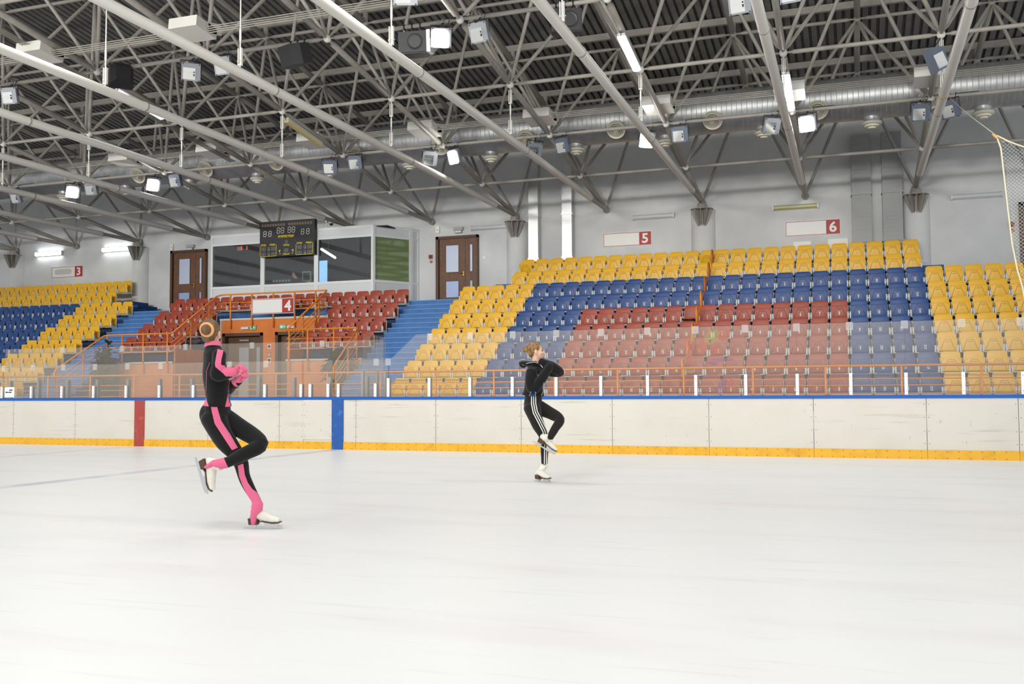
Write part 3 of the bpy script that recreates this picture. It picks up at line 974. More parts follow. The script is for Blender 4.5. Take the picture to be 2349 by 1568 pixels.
# inside the booth
mb = MB(); mb.box(-20.6, -15.4, 28.3, 28.85, 4.68, 4.73, M_DARK); tag(mb.build('desk'), 'dark long desk inside the glass booth along the windows', 'desk')
mb = MB(); mb.box(-17.35, -15.9, 28.35, 28.75, 4.735, 4.98, M_DARK)
c = at(618, 637, 28.45)
mb = MB(); mb.box(-18.65, -17.85, 28.35, 28.7, 4.735, 5.02, M_DARK)
for q in range(6): mb.box(-18.6+.12*q, -18.53+.12*q, 28.34, 28.35, 4.9, 4.97, M_LAMPG)
tag(mb.build('mixing_desk'), 'dark sound desk inside the booth behind the middle window', 'sound desk')
t = empty('wall_screen', (-16.0, 29.2, 5.0), 'glowing blue panel inside the booth behind the right-hand window', 'screen')  # added glowing panel for the lit blue rectangle behind the window
p0, p1 = at(731, 649, 29.0), at(751, 597, 29.0)
mb = MB(); mb.box(p0.x-.03, p1.x+.05, 29.0, 29.05, p0.z-.03, p1.z+.03, M_DARK); wbuild(mb, 'casing', t)
mb = MB(); mb.box(p0.x, p1.x, 28.99, 29.0, p0.z, p1.z, M_BLUEGLOW); wbuild(mb, 'glow_face', t)
t = empty('led_clock', (-20.0, 29.5, 5.9), 'black clock with red digits inside the booth, left window', 'clock')
a, b2 = at(528, 578, 29.5), at(571, 562, 29.5)
mb = MB(); mb.box(a.x, b2.x, 29.46, 29.54, a.z, b2.z, M_BLACKP); wbuild(mb, 'case', t)
mb = MB()
for f0, f1 in ((.03, .3), (.4, .66)):
    mb.box(a.x+(b2.x-a.x)*f0, a.x+(b2.x-a.x)*f1, 29.45, 29.46, a.z+.03, b2.z-.03, M_LEDBG)
for f in (.64, .92):
    mb.box(a.x+(b2.x-a.x)*f, a.x+(b2.x-a.x)*(f+.03), 29.44, 29.46, a.z+.04, b2.z-.03, M_LED)
wbuild(mb, 'digits', t)
t = empty('booth_tube_light', tuple(at(752, 580, 28.9)), 'lit tube light on the ceiling inside the glass booth', 'fluorescent light')
p0, p1 = at(737, 571, 28.45), at(769, 591, 29.3)
mb = MB(); mb.tube([p0, p1], .035, M_TUBE, 10); wbuild(mb, 'tube', t, True)
mb = MB(); mb.tube([p0+V((0, 0, .05)), p1+V((0, 0, .05))], .03, M_LAMPG, 6); mb.tube([(p0+p1)/2, V(((p0.x+p1.x)/2, (p0.y+p1.y)/2, BZ1))], .01, M_LAMPG, 6); wbuild(mb, 'tray', t)
M_BL = M_SIGNW
c = at(888-175, 630, 29.3)
small('monitor', 'pale monitor seen inside the booth by the middle mullion', 'monitor', [(c.x-.22, c.x+.12, 29.1, 29.2, c.z-.28, c.z+.1, M_LAMPG), (c.x-.18, c.x+.08, 29.09, 29.1, c.z-.22, c.z+.06, M_DARK)])

# ------------------------------------------------------------------ scoreboard
SX0, SX1, SZ0, SZ1, SY = -18.85, -16.735, 5.71, 6.90, 27.98
sb = empty('scoreboard', ((SX0+SX1)/2, SY, SZ0), 'black electronic scoreboard with Cyrillic captions on the booth front', 'scoreboard')
mb = MB(); mb.box(SX0, SX1, SY-.06, SY+.1, SZ0, SZ1, M_SBLACK); wbuild(mb, 'panel', sb)
SW, SH = SX1-SX0, SZ1-SZ0
def sp_(u, v): return V((SX0+u*SW, SY-.063, SZ1-v*SH))
SEG = [((.1, .0), (.9, .0)), ((.1, .5), (.9, .5)), ((.1, 1), (.9, 1)), ((.05, .04), (.05, .46)), ((.95, .04), (.95, .46)), ((.05, .54), (.05, .96)), ((.95, .54), (.95, .96))]
def seg8(mb, u, v, w, h, mt, th=.16):
    """one seven-segment 8 in board fractions"""
    W_, H_ = w*SW, h*SH
    for (a, b), (c, d) in SEG:
        sl = .18
        P = [sp_(u, v)+V(((x+sl*(1-y)*.5)*W_, 0, -y*H_)) for x, y in ((a, b), (c, d))]
        dd = (P[1]-P[0]); nn = V((-dd.z, 0, dd.x)).normalized()*th*W_*.5
        P0, P1 = P[0]+dd*.06, P[1]-dd*.06
        mb.add([P0+nn, P1+nn, P1-nn, P0-nn], [(0, 1, 2, 3)], mt)
def digits(us, v, w, h, mt, th=.16):
    for u in us:
        mb = MB(); seg8(mb, u, v, w, h, mt, th); wbuild(mb, 'digit', sb)
digits((.065, .16), .275, .055, .145, M_SWHITE)
digits((.755, .85), .275, .055, .145, M_SWHITE)
digits((.315, .39), .195, .055, .155, M_SWHITE); digits((.515, .59), .195, .055, .155, M_SWHITE)
digits((.475,), .56, .032, .09, M_SDIM)
digits((.45, .49), .80, .032, .095, M_SDIM)
for u0 in (.03, .69):
    for v in (.73, .885):
        digits((u0, u0+.042, u0+.12, u0+.185, u0+.228), v, .034, .095, M_SDIM)
def cap(txt, u, v, h, w=1.0):
    mb = MB(); mb.text(txt, h*SH, M_SYEL, T(*sp_(u, v)), w, .035); wbuild(mb, 'caption', sb)
cap('ИГРОВОЕ ВРЕМЯ', .485, .445, .07, .72)
cap('ПЕРИОД', .49, .70, .055, .8)
cap('ТАЙМ-АУТ', .49, .945, .055, .78)
for u0 in (.0, .66):
    cap('ИГРОК', u0+.07, .665, .055, .75); cap('ВРЕМЯ', u0+.235, .665, .055, .75)
    mb = MB()
    for a, b, c, d in ((u0+.005, u0+.012, .70, .985), (u0+.305, u0+.312, .68, .97), (u0+.01, u0+.31, .983, .993), (u0+.285, u0+.31, .665, .675)):
        p, q = sp_(a, d), sp_(b, c); mb.box(p.x, q.x, p.y-.001, p.y+.002, p.z, q.z, M_SYEL)
    for v in (.815, .97):
        p = sp_(u0+.172, v); mb.box(p.x, p.x+.022, p.y-.001, p.y+.002, p.z-.0, p.z+.03, M_SYEL)
    wbuild(mb, 'caption_frame', sb)
for u in (.37, .61):
    p = sp_(u, .85)
    mb = MB(); mb.lathe([(.032, 0), (.03, .004)], M_TUBEYEL, T(*p) @ Matrix.Rotation(PI/2, 4, 'X'), 16)
    q = sp_(u+(.0 if u < .5 else -.0), .93); s = 1 if u < .5 else -1
    mb.box(q.x-.006, q.x+.006, q.y-.001, q.y+.002, q.z, q.z+.05, M_SYEL); mb.box(min(q.x, q.x+s*.05), max(q.x, q.x+s*.05), q.y-.001, q.y+.002, q.z-.01, q.z, M_SYEL)
    wbuild(mb, 'marker_dot', sb)
mb = MB()
for g0 in (.035, .525):
    for i in range(9):
        p = sp_(g0+.049*i, .145); mb.box(p.x, p.x+.075, p.y-.001, p.y+.002, p.z, p.z+.085, M_SCELL)
wbuild(mb, 'name_cells', sb)
# ------------------------------------------------------------------ rink boards
BYF = 17.0
CAPT = 1.035
seams = [-21.4, -19.66, -17.94, -16.18, -14.44, -12.70, -10.98, -10.42, -9.77, -9.24, -7.53, -5.81, -4.09, -2.38, -.65, 1.09, 2.42, 4.15]
blab = ['white rink board panel %s of the red stripe' , ]
redi, bluei = 4, 9
for i, (a, b) in enumerate(zip(seams[:-1], seams[1:])):
    if b < -18.9: continue
    if abs(a+10.42) < .01:
        nm, lab, ct = 'penalty_gate', 'white gate panel in the rink boards next to the blue stripe', 'gate'
    elif abs(a+9.77) < .01:
        nm, lab, ct = 'rink_board', 'narrow rink board panel carrying the vertical blue stripe', 'rink board'
    elif abs(a+10.98) < .01:
        nm, lab, ct = 'rink_board', 'narrow white rink board panel just left of the gate', 'rink board'
    elif a < -14.44+.01:
        n = seams.index(-14.44)-i if a < -14.5 else 0
        if abs(b+14.44) < .01: lab = 'white rink board panel ending at the red stripe on its right'
        elif abs(a+14.44) < .01: lab = 'white rink board panel starting at the red stripe, left of the pink skater'
        else: lab = 'white rink board panel, %s one to the left of the red stripe' % ORD[n-1]
        nm, ct = 'rink_board', 'rink board'
    elif abs(a+12.70) < .01:
        nm, lab, ct = 'rink_board', 'white rink board panel right behind the skater with pink stripes', 'rink board'
    else:
        n = i-seams.index(-9.24)
        nm, lab, ct = 'rink_board', 'white scuffed rink board panel, %s one to the right of the blue stripe' % ORD[n], 'rink board'
    t = empty(nm, ((a+b)/2, BYF, 0), lab, ct, 'rink board panels')
    gate = nm == 'penalty_gate'
    mb = MB(); mb.box(a+.004, b-.004, BYF-(.012 if gate else 0), BYF+.05, .19 if gate else .13, .98, M_BOARD)
    for x in (a+.035, b-.035):
        for z in (.25, .45, .67, .88):
            mb.lathe([(.006, 0), (.006, .003)], M_DARK, T(x, BYF-(.012 if gate else 0), z) @ Matrix.Rotation(PI/2, 4, 'X'), 8)
    wbuild(mb, 'facing', t)
    if gate:
        mb = MB(); mb.box(a+.004, b-.004, BYF, BYF+.04, .13, .19, M_BOARD); wbuild(mb, 'threshold', t)
    mb = MB(); mb.box(a+.002, b-.002, BYF-.012, BYF+.05, 0, .15, M_BLUEP if abs(a+9.77) < .01 and False else M_KICK); mb2 = mb; xx_ = a+.12
    while xx_ < b-.05:
        mb.lathe([(.007, 0), (.007, .003)], M_DARK, T(xx_, BYF-.012, .125) @ Matrix.Rotation(PI/2, 4, 'X'), 6); mb.lathe([(.007, 0), (.007, .003)], M_DARK, T(xx_, BYF-.012, .02) @ Matrix.Rotation(PI/2, 4, 'X'), 6); xx_ += .17
    wbuild(mb, 'kick_strip', t)
    if abs(b+14.44) < .01: 
        mb = MB(); mb.box(-14.57, -14.44, BYF-.016, BYF-.0, 0, .98, M_REDP); wbuild(mb, 'painted_stripe', t)
    if abs(a+14.44) < .01:
        mb = MB(); mb.box(-14.44, -14.31, BYF-.016, BYF-.0, 0, .98, M_REDP); wbuild(mb, 'painted_stripe', t)
    if abs(a+9.77) < .01:
        mb = MB(); mb.box(-9.765, -9.51, BYF-.016, BYF-.0, 0, .98, M_BLUEP); wbuild(mb, 'painted_stripe', t)
mb = MB(); mb.box(-19.6, 4.2, BYF-.02, BYF+.14, .98, CAPT, M_CAP)
tag(mb.build('board_cap_rail'), 'continuous bright blue cap rail on top of the rink boards', 'cap rail')

# glass panes and their short posts on the cap rail
GY = 17.06
def gpost(x, h, lab, Y=GY, mt=None, z0=CAPT, w=.026, name='glass_post', grp='short white glass posts on the boards'):
    mb = MB()
    mb.box(x-w, x+w, Y-.045, Y-.01, z0, z0+h, mt or M_ALU)
    mb.box(x-w*.6, x+w*.9, Y-.01, Y+.05, z0, z0+h, M_ALUG)
    for z in (z0+.06, z0+h-.06):
        mb.lathe([(.008, 0), (.008, .004)], M_ALUG, T(x, Y-.045, z) @ Matrix.Rotation(PI/2, 4, 'X'), 8)
    tag(mb.build(name), lab, 'glass post', grp)
def gpane(x0, x1, z1, lab, cut=False, clipl=False, clipr=True, Y=GY, z0=CAPT+.003, grp='glass panes on the boards'):
    t = empty('glass_shield', ((x0+x1)/2, Y, z0), lab, 'glass pane', grp)
    mb = MB()
    poly = [(x0+.002, z0), (x1-.002, z0), (x1-.002, z1), (x0+.002, z1)]
    if cut: poly = [(x0+.002, z0), (x1-.002, z0), (x1-.002, z1), (x0+.58, z1), (x0+.002, z0+.70)]
    mb.prism(poly, Y, Y+.012, M_GLASS)
    wbuild(mb, 'sheet', t)
    if clipr:
        mb = MB(); mb.box(x1-.055, x1+.055, Y-.008, Y-.001, z1-.12, z1+.012, M_CLIP); mb.box(x1-.055, x1+.055, Y+.013, Y+.02, z1-.12, z1+.012, M_CLIP); wbuild(mb, 'clip', t)
    return t
RP = [-8.55, -7.68, -6.84, -5.99, -5.14, -4.30, -3.45, -2.60, -1.75, -.90, -.05, .80, 1.65, 2.50, 3.35]
for i, x in enumerate(RP):
    gpost(x, .36, 'white glass post under the tall panes, %s to the right of the blue stripe' % ORD[i])
for i, (a, b) in enumerate(zip(RP[:-1], RP[1:])):
    t = gpane(a, b, 2.235, ('tall glass pane with a slanted corner at the start of the tall glass' if i == 0 else 'tall scuffed glass pane on the boards, %s in the run right of the blue stripe' % ORD[i]), cut=(i == 0))
    if i in (6, 7):   # faded sticker remains on the glass
        M_ST = [glass('sticker_red', .15, .0, (1, .8, .75, 1), (.62, .16, .10, 1)), glass('sticker_green', .12, .0, (.95, 1, .8, 1), (.55, .55, .12, 1)), glass('sticker_purple', .22, .0, (.9, .8, .95, 1), (.32, .12, .30, 1))] if 'sticker_red' not in MATS else M_ST
        rnd = random.Random(i)
        if i == 7:
            bl = [(.28, 1.02, .11, .12, 1), (.50, 1.06, .09, .10, 0), (.12, .86, .10, .10, 0), (.34, .80, .09, .08, 0), (.46, .62, .18, .03, 2), (.28, .56, .10, .025, 2), (.36, .36, .16, .03, 0), (.44, .16, .07, .12, 2), (.60, .22, .05, .07, 0)]
        else:
            bl = [(.70, .92, .05, .12, 0), (.76, .78, .05, .14, 0), (.72, .42, .10, .03, 1), (.80, 1.0, .03, .08, 1)]
        mb = MB()
        for q, (u, v, rx, rz, c) in enumerate(bl):
            pts = [(a+u+rx*math.cos(2*PI*k/16)*(1+.25*rnd.random())+.35*rz*math.sin(2*PI*k/16), CAPT+v+rz*math.sin(2*PI*k/16)*(1+.25*rnd.random())) for k in range(16)]
            mb.prism(pts, GY+.0125+.0004*q, GY+.0127+.0004*q, M_ST[c])
        wbuild(mb, 'faded_sticker', t)
LP_ = [-18.33, -17.47, -16.60, -15.72, -14.84, -13.97, -13.10, -12.23, -11.35, -10.50]
for i, x in enumerate(LP_):
    gpost(x, .26, 'short white glass post on the boards, %s to the left of the gate' % ORD[len(LP_)-1-i])
gpost(-10.29, .26, 'short white glass post at the left edge of the gate')
gpost(-9.88, .26, 'short white glass post at the right edge of the gate', )
gpost(-9.65, .26, 'short white glass post just above the blue stripe')
gpost(-8.83, .26, 'short white glass post just left of the first taller post')
LX = [-19.2]+LP_
for i, (a, b) in enumerate(zip(LX[:-1], LX[1:])):
    gpane(a, b, 1.765, 'low glass pane above the boards, %s to the left of the gate pane' % ORD[len(LX)-2-i], clipr=(i not in (6, 9)))
gpane(-10.46, -9.80, 1.765, 'low glass pane above the gate', clipr=False)
gpane(-9.74, -8.83, 1.765, 'low glass pane above the blue stripe')
gpane(-8.83, -8.57, 1.765, 'narrow low glass pane beside the slanted tall pane', clipr=True)
# white notice stuck to the glass at far left
t = empty('notice', (-18.12, GY, 1.05), 'small white notice with blurred dark print on the glass at the far left', 'notice')
mb = MB(); mb.box(-18.27, -17.98, GY-.012, GY-.004, 1.05, 1.285, M_SIGNW); wbuild(mb, 'sheet', t)
mb = MB()
for x0, x1, z in ((-18.13, -18.03, 1.205), (-18.24, -18.16, 1.155), (-18.15, -18.06, 1.155)):
    mb.box(x0, x1, GY-.014, GY-.012, z, z+.025, M_DARK)
wbuild(mb, 'print', t)
# glass around the penalty bench behind the boards
PY = 18.1
t = None
bx_ = [-19.4+1.75*i for i in range(6)]+[-9.2]
for i, (a, b) in enumerate(zip(bx_[:-1], bx_[1:])):
    gpane(a, b, 2.215, 'tall glass pane behind the penalty bench, %s from the side pane' % ORD[len(bx_)-2-i], Y=PY, z0=.6, grp='glass panes behind the bench', clipr=i < len(bx_)-2)
xs_ = [-19.2+.875*i for i in range(12)]
for i, x in enumerate(xs_):
    gpost(x, .85, 'grey post of the glass behind the penalty bench, %s from the side pane' % ORD[len(xs_)-1-i], Y=PY, mt=M_ALUG, z0=.6, w=.034, name='bench_glass_post', grp='grey posts behind the bench')
t = empty('side_glass', (-9.15, 17.6, .6), 'tall glass pane across the end of the penalty bench', 'glass pane')
mb = MB(); mb.box(-9.16, -9.148, 17.15, 17.72, .3, 2.27, M_GLASS); mb.box(-9.16, -9.148, 17.73, 18.1, .3, 2.27, M_GLASS); wbuild(mb, 'sheet', t)
mb = MB()
for y in (17.12, 17.725, 18.1): mb.box(-9.18, -9.13, y-.025, y+.025, .3, 1.55, M_ALUG)
wbuild(mb, 'post', t)

# ------------------------------------------------------------------ stands
TR = lambda r: 4.0+.4775*(r-8)
YF = lambda r: 21.32+.78*r
def stand(name, label, spans):
    t = empty(name, ((spans[0][1]+spans[0][2])/2, YF(spans[0][0]), .3), label, 'grandstand')
    for r, x0, x1 in spans:
        mb = MB(); mb.box(x0, x1, YF(r), YF(r+1)+.01, .3, TR(r), M_CONC); wbuild(mb, 'terrace_step', t)
    return t
RX0, RX1 = -11.33, 6.0
stand('grandstand', 'navy stepped stand under the seats of sectors five and six', [(r, RX0, RX1) for r in range(1, 8)]+[(8, -9.92, 1.82), (9, -9.92, 1.82)])
stand('grandstand', 'navy stepped stand under the seats of sector three', [(r, -40, -23.73) for r in range(1, 8)]+[(8, -40, -25.14), (9, -40, -25.14)])
CL, CR, TL, TRR = -22.03, -13.07, -19.5, -15.5
cs = stand('grandstand', 'navy stepped stand around the orange passage under sector four', [(r, CL, TL) for r in (4, 5, 6)]+[(r, TRR, CR) for r in (4, 5, 6)]+[(7, CL, TL), (7, TRR, CR)])
mb = MB(); mb.box(TL, TRR, YF(7), YF(8)+.01, 3.2, TR(7), M_CONC); wbuild(mb, 'terrace_step', cs)
mb = MB()
mb.box(-25.14, -9.92, YF(8)+.03, WALL_Y, 3.5, 3.998, M_STAIR)
mb.box(1.82, 6.0, YF(8)+.03, WALL_Y, 3.5, 3.998, M_STAIRD)
tag(mb.build('landing_floor'), kind='structure')
mb = MB(); mb.box(-30, -23.73, 20.9, YF(1), .3, .66, M_CONC); mb.box(-23.73, RX0, 20.9, 26.8, .3, .66, M_STAIR); mb.box(RX0, RX1, 22.0, YF(1), .3, .66, M_COPING)
tag(mb.build('walkway_floor'), kind='structure')
# orange masonry of the passage
def ow(name, x0, x1, y0, y1, z0, z1, m=None):
    mb = MB(); mb.box(x0, x1, y0, y1, z0, z1, m or M_ORWALL)
    tag(mb.build(name), kind='structure')
D1, D2 = (-19.44, -17.9), (-17.44, -15.9)
Yw = YF(7)-.04
mb = MB()
for x0, x1, z0, z1 in ((TL, D1[0], .66, 3.52), (D1[1], D2[0], .66, 3.52), (D2[1], TRR, .66, 3.52), (D1[0], D1[1], 3.08, 3.52), (D2[0], D2[1], 3.08, 3.52)):
    mb.box(x0, x1, Yw, Yw+.3, z0, z1, M_ORWALL)
tag(mb.build('wall_passage'), kind='structure')
ow('trim_1', TL-.05, TRR+.05, Yw-.02, Yw+.05, 3.50, 3.56, M_COPING)
ow('trim_2', TL-.02, TL+.03, Yw-.03, Yw-.0, .66, 3.5, M_COPING)
for n, (x0, x1) in enumerate(((CL+.5, TL), (TRR, CR))):
    ow('wall_%s' % ('left', 'right')[n], x0, x1, YF(4)-.06, YF(4)-.005, .66, 2.06)
    ow('trim_%d' % (n+3), x0-.02, x1+.02, YF(4)-.12, YF(4)+.03, 2.05, 2.10, M_COPING)
    xs0 = (TL-.02, TL+.03) if n == 0 else (TRR-.03, TRR+.02)
    ow('wall_side_%s' % ('left', 'right')[n], xs0[0], xs0[1], YF(4), Yw, .66, 2.5)
for n, (x0, x1) in enumerate((D1, D2)):
    t = empty('door_%d' % (n+4), ((x0+x1)/2, Yw, .66), kind='structure')
    mb = MB()
    mb.box(x0, x0+.1, Yw-.02, Yw+.28, .66, 3.08, M_WOODD); mb.box(x1-.1, x1, Yw-.02, Yw+.28, .66, 3.08, M_WOODD); mb.box(x0, x1, Yw-.02, Yw+.28, 2.98, 3.08, M_WOODD)
    mb.box(x0, x1, Yw+.27, Yw+.3, .66, 3.08, M_WOODD)
    tag(wbuild(mb, 'door_frame', t), kind='structure')
    mx = x0+.1+(x1-x0-.2)*.62
    for q, (a, b) in enumerate(((x0+.11, mx), (mx+.01, x1-.11))):
        mb = MB(); mb.box(a, b, Yw+.18, Yw+.22, .66, 2.72, M_WOOD); mb.box(a, b, Yw+.16, Yw+.2, 2.72, 2.98, M_WOODD); tag(wbuild(mb, 'door_leaf', t), kind='structure')
        w = b-a
        mb = MB(); mb.box(a+w*.5, a+w*.95, Yw+.17, Yw+.18, .9, 2.62, M_FROSTG); tag(wbuild(mb, 'door_glazing', t), kind='structure')
    mb = MB()
    for q in range(5): mb.box(x0+.55+.07*q, x0+.6+.07*q, Yw+.155, Yw+.16, 2.83, 2.87, M_LAMPG)
    tag(wbuild(mb, 'door_plate', t), kind='structure')
for x, lab in ((-18.27, 'left'), (-17.15, 'right')):
    small('exit_sign', 'small green exit sign over the %s passage door' % lab, 'exit sign', [(x-.12, x+.12, Yw-.04, Yw, 3.17, 3.31, M_EXITG), (x-.08, x+.0, Yw-.045, Yw-.04, 3.2, 3.28, M_SIGNW), (x+.02, x+.09, Yw-.045, Yw-.04, 3.225, 3.255, M_SIGNW)], 'green exit signs')
for x, lab in ((-18.56, 'left of the left green exit sign'), (-16.85, 'right of the right green exit sign')):
    small('passage_lamp', 'small flat white lamp %s' % lab, 'lamp', [(x-.14, x+.14, Yw-.06, Yw, 3.19, 3.27, M_TUBEOFF)], 'lamps over the passage doors')
for i, z in enumerate((2.62, 2.36, 2.18)):
    mb = MB(); x = -17.66
    mb.box(x-.065, x+.065, Yw-.012, Yw, z-.07, z+.07, M_SIGNW if i != 1 else M_SIGNR)
    mb.lathe([(.055, 0), (.055, .003), (.04, .0031), (.04, .0)], M_SIGNR if i != 1 else M_SIGNW, T(x, Yw-.012, z) @ Matrix.Rotation(PI/2, 4, 'X'), 20)
    mb.box(x-.035, x+.035, Yw-.018, Yw-.012, z-.009, z+.009, M_DARK if i != 1 else M_SIGNW)
    tag(mb.build('pictogram_sign'), 'small pictogram sign between the passage doors, %s one of three' % ('top', 'middle', 'bottom')[i], 'sign', 'pictogram signs')

# stairs
def stairs(name, label, x0, x1):
    t = empty(name, ((x0+x1)/2, 22.36, .66), label, 'staircase')
    for i in range(1, 22):
        z = .66+.159*i; y = 27.56-.26*(21-i)
        mb = MB(); mb.box(x0, x1, y, y+.26, .5, z-.028, M_STAIR)
        mb.box(x0, x1, y-.018, y+.26, z-.028, z, M_NOSE)
        wbuild(mb, 'step', t)
stairs('staircase', 'blue staircase between sector four and sector five, rising to the right brown door', CR, RX0)
stairs('staircase', 'blue staircase between sector three and sector four, rising to the left brown door', -23.73, CL)
def endsteps(label, xs, m, sgn):
    t = empty('short_steps', (xs[1], YF(9), 4.0), label, 'steps')
    for q in range(3):
        a, b = xs[q], xs[q+1]
        mb = MB(); mb.box(min(a, b), max(a, b), YF(9)-.02, 29.36, 4.0, 4.48-.16*q, m); wbuild(mb, 'step', t)
endsteps('short deep-blue steps from the landing up to the top seats of sector three', (-25.14, -24.62, -24.22, -23.85), M_STAIRD, 1)
endsteps('short blue steps from the landing up to the top seats of sector five', (-9.92, -10.5, -10.9, -11.3), M_STAIR, -1)
endsteps('short blue steps at the net end of the top seats of sector six', (1.82, 2.35, 2.8, 3.2), M_STAIRD, 1)

# ------------------------------------------------------------------ tip-up seats
def rounded(w0, w1, z0, z1, r, n=6):
    """outline, w0 wide at the bottom and w1 at the top, top corners rounded"""
    p = [(-w0/2, z0), (w0/2, z0)]
    for k in range(n+1):
        a = PI/2*k/n
        p.append((w1/2-r+r*math.cos(a), z1-r+r*math.sin(a)))
    for k in range(n+1):
        a = PI/2+PI/2*k/n
        p.append((-w1/2+r+r*math.cos(a), z1-r+r*math.sin(a)))
    return p
def bevel_mesh(me, w=.008, seg=2):
    bm = bmesh.new(); bm.from_mesh(me)
    bmesh.ops.recalc_face_normals(bm, faces=bm.faces)
    es = [e for e in bm.edges if len(e.link_faces) == 2 and e.calc_face_angle(0) > 1.0]
    bmesh.ops.bevel(bm, geom=es, offset=w, segments=seg, affect='EDGES', profile=.6)
    bm.to_mesh(me); bm.free()
    me.polygons.foreach_set('use_smooth', [True]*len(me.polygons))
    me.set_sharp_from_angle(angle=math.radians(35))
    return me
BACKS, PANS, FRAMES = {}, {}, None
def back_mesh(c):
    if c not in BACKS:
        mb = MB()
        M = T(0, .20, 0) @ T(0, 0, .42) @ Matrix.Rotation(math.radians(-7), 4, 'X') @ T(0, 0, -.42)
        mb.prism(rounded(.40, .415, .41, .845, .075), 0, .03, SEATM[c], M)
        BACKS[c] = bevel_mesh(mb.mesh('backrest'), .009)
    return BACKS[c]
def pan_mesh(c, num):
    key = (c, num)
    if key not in PANS:
        M = T(0, 0, .42) @ Matrix.Rotation(math.radians(-5), 4, 'X') @ T(0, 0, -.42)
        mb = MB()
        mb.prism(rounded(.385, .425, .39, .69, .03), 0, .035, SEATM[c], M)
        me0 = bevel_mesh(mb.mesh('pan_shell'), .008)
        mb = MB()
        mb.add([tuple(v.co) for v in me0.vertices], [tuple(p.vertices) for p in me0.polygons], SEATM[c])
        g = GROOVE_SHADE[c]
        # dark strips paint the shaded edges of the tapering centre, handle slot at the top, two screw heads
        def line(p, q, w=.006):
            d = (V((q[0], 0, q[1]))-V((p[0], 0, p[1])))
            n = V((-d.z, 0, d.x)).normalized()*w/2
            a, b = V((p[0], 0, p[1])), V((q[0], 0, q[1]))
            vs = [M @ (u+V((0, y, 0))) for y in (-.0015, .004) for u in (a+n, b+n, b-n, a-n)]
            mb.add(vs, [(0, 1, 2, 3), (0, 4, 5, 1), (2, 6, 7, 3), (1, 5, 6, 2), (3, 7, 4, 0)], g)
        line((-.155, .405), (-.065, .645), .009); line((.155, .405), (.065, .645), .009); line((-.065, .647), (.065, .647), .009); line((-.15, .407), (.15, .407), .005)
        mb.prism([(-.05, .605), (.05, .605), (.042, .63), (-.042, .63)], -.008, .003, SEATM[c], M)
        mb.prism([(-.05, .596), (.05, .596), (.05, .605), (-.05, .605)], -.004, .003, g, M)
        for x in (-.165, .165):
            mb.lathe([(.008, 0), (.008, .003)], g, M @ T(x, 0, .655) @ Matrix.Rotation(PI/2, 4, 'X'), 8)
        if num:
            mb.text(str(num), .098, NUMM[c], M @ T(0, -.003, .495), .46 if len(str(num)) > 1 else .54, .03)
        me = mb.mesh('seat_pan')
        for p in me.polygons: p.use_smooth = p.material_index == 0
        me.set_sharp_from_angle(angle=math.radians(35))
        PANS[key] = me
    return PANS[key]
def frame_mesh():
    global FRAMES
    if FRAMES is None:
        mb = MB()
        for s in (-1, 1):
            x0, x1 = sorted((s*.200, s*.222))
            mb.prism([(-.012, .352), (.24, .33), (.26, .37), (.06, .41), (.05, .515), (-.012, .515)], x0, x1, M_FRAME, axis='x')
            mb.prism([(.225, .33), (.25, .33), (.275, .70), (.25, .70)], x0, x1, M_FRAME, axis='x')
            mb.box(min(s*.190, s*.226), max(s*.190, s*.226), -.022, -.004, .365, .525, M_FRAME)
            mb.box(s*.228-.008, s*.228+.008, -.01, .02, .44, .47, M_FRAME)
        mb.box(-.21, .21, -.008, .03, .352, .374, M_FRAME)
        mb.box(-.235, .235, .2, .26, .34, .385, M_FRAME)
        FRAMES = bevel_mesh(mb.mesh('mounting_frame'), .004, 1)
    return FRAMES
n_seats = {}
def seat(x, r, c, num, label, tilt=0):
    y, z = 21.83+.78*r, TR(r)
    q = pix((x, y, z+.6))
    if not (-25 < q[0] < W+25): return
    t = empty(c+'_seat', (x, y, z), label, 'seat', c+' tip-up seats in the stands')
    part('backrest', back_mesh(c), t)
    M = None
    if tilt: M = T(0, .02, .40) @ Matrix.Rotation(math.radians(tilt), 4, 'X') @ T(0, -.02, -.40)
    part('seat_pan', pan_mesh(c, num), t, M)
    part('mounting_frame', frame_mesh(), t)
    n_seats[c] = n_seats.get(c, 0)+1
ROWN = [ORD[i] for i in range(9)]
def rowname(r): return '%s row up' % ROWN[r-1] if r < 9 else 'topmost row'
for r in range(1, 10):
    for n in range(1 if r < 8 else 4, 17):
        c = 'yellow' if (r >= 8 or n <= 5) else ('blue' if (r >= 6 or n <= 9) else 'red')
        tilt = 82 if (r == 5 and n == 16) else (22 if (r == 9 and n in (4, 16)) else 0)
        st = 'folded-down' if tilt > 50 else 'tip-up'
        seat(-11.55+.47*n, r, c, n, '%s %s seat numbered %d, %s in sector five' % (c, st, n, rowname(r)), tilt)
    for n in range(1, 20 if r < 8 else 13):
        c = 'yellow' if (r >= 8 or n > 12) else ('blue' if (r >= 6 or n > 8) else 'red')
        seat(-4.07+.47*n, r, c, n, '%s tip-up seat numbered %d, %s in sector six' % (c, n, rowname(r)))
for r in (4, 5, 6, 7):
    for n in range(1, 20):
        if r < 7 and 5 < n < 15: continue
        seat(-13.32-.47*(19-n), r, 'red', n, 'red tip-up seat numbered %d, %s in sector four' % (n, ('lowest row', 'second row up', 'third row up', 'top row')[r-4]))
for r in range(1, 10):
    x_end = -23.98 if r < 8 else -25.38
    for q in range(0, 16):
        n = 16-q
        c = 'yellow' if (r >= 8 or q < 5) else 'blue'
        seat(x_end-.47*q, r, c, n, '%s tip-up seat, %s from the stairs in the %s of sector three' % (c, ORD[q], rowname(r)))

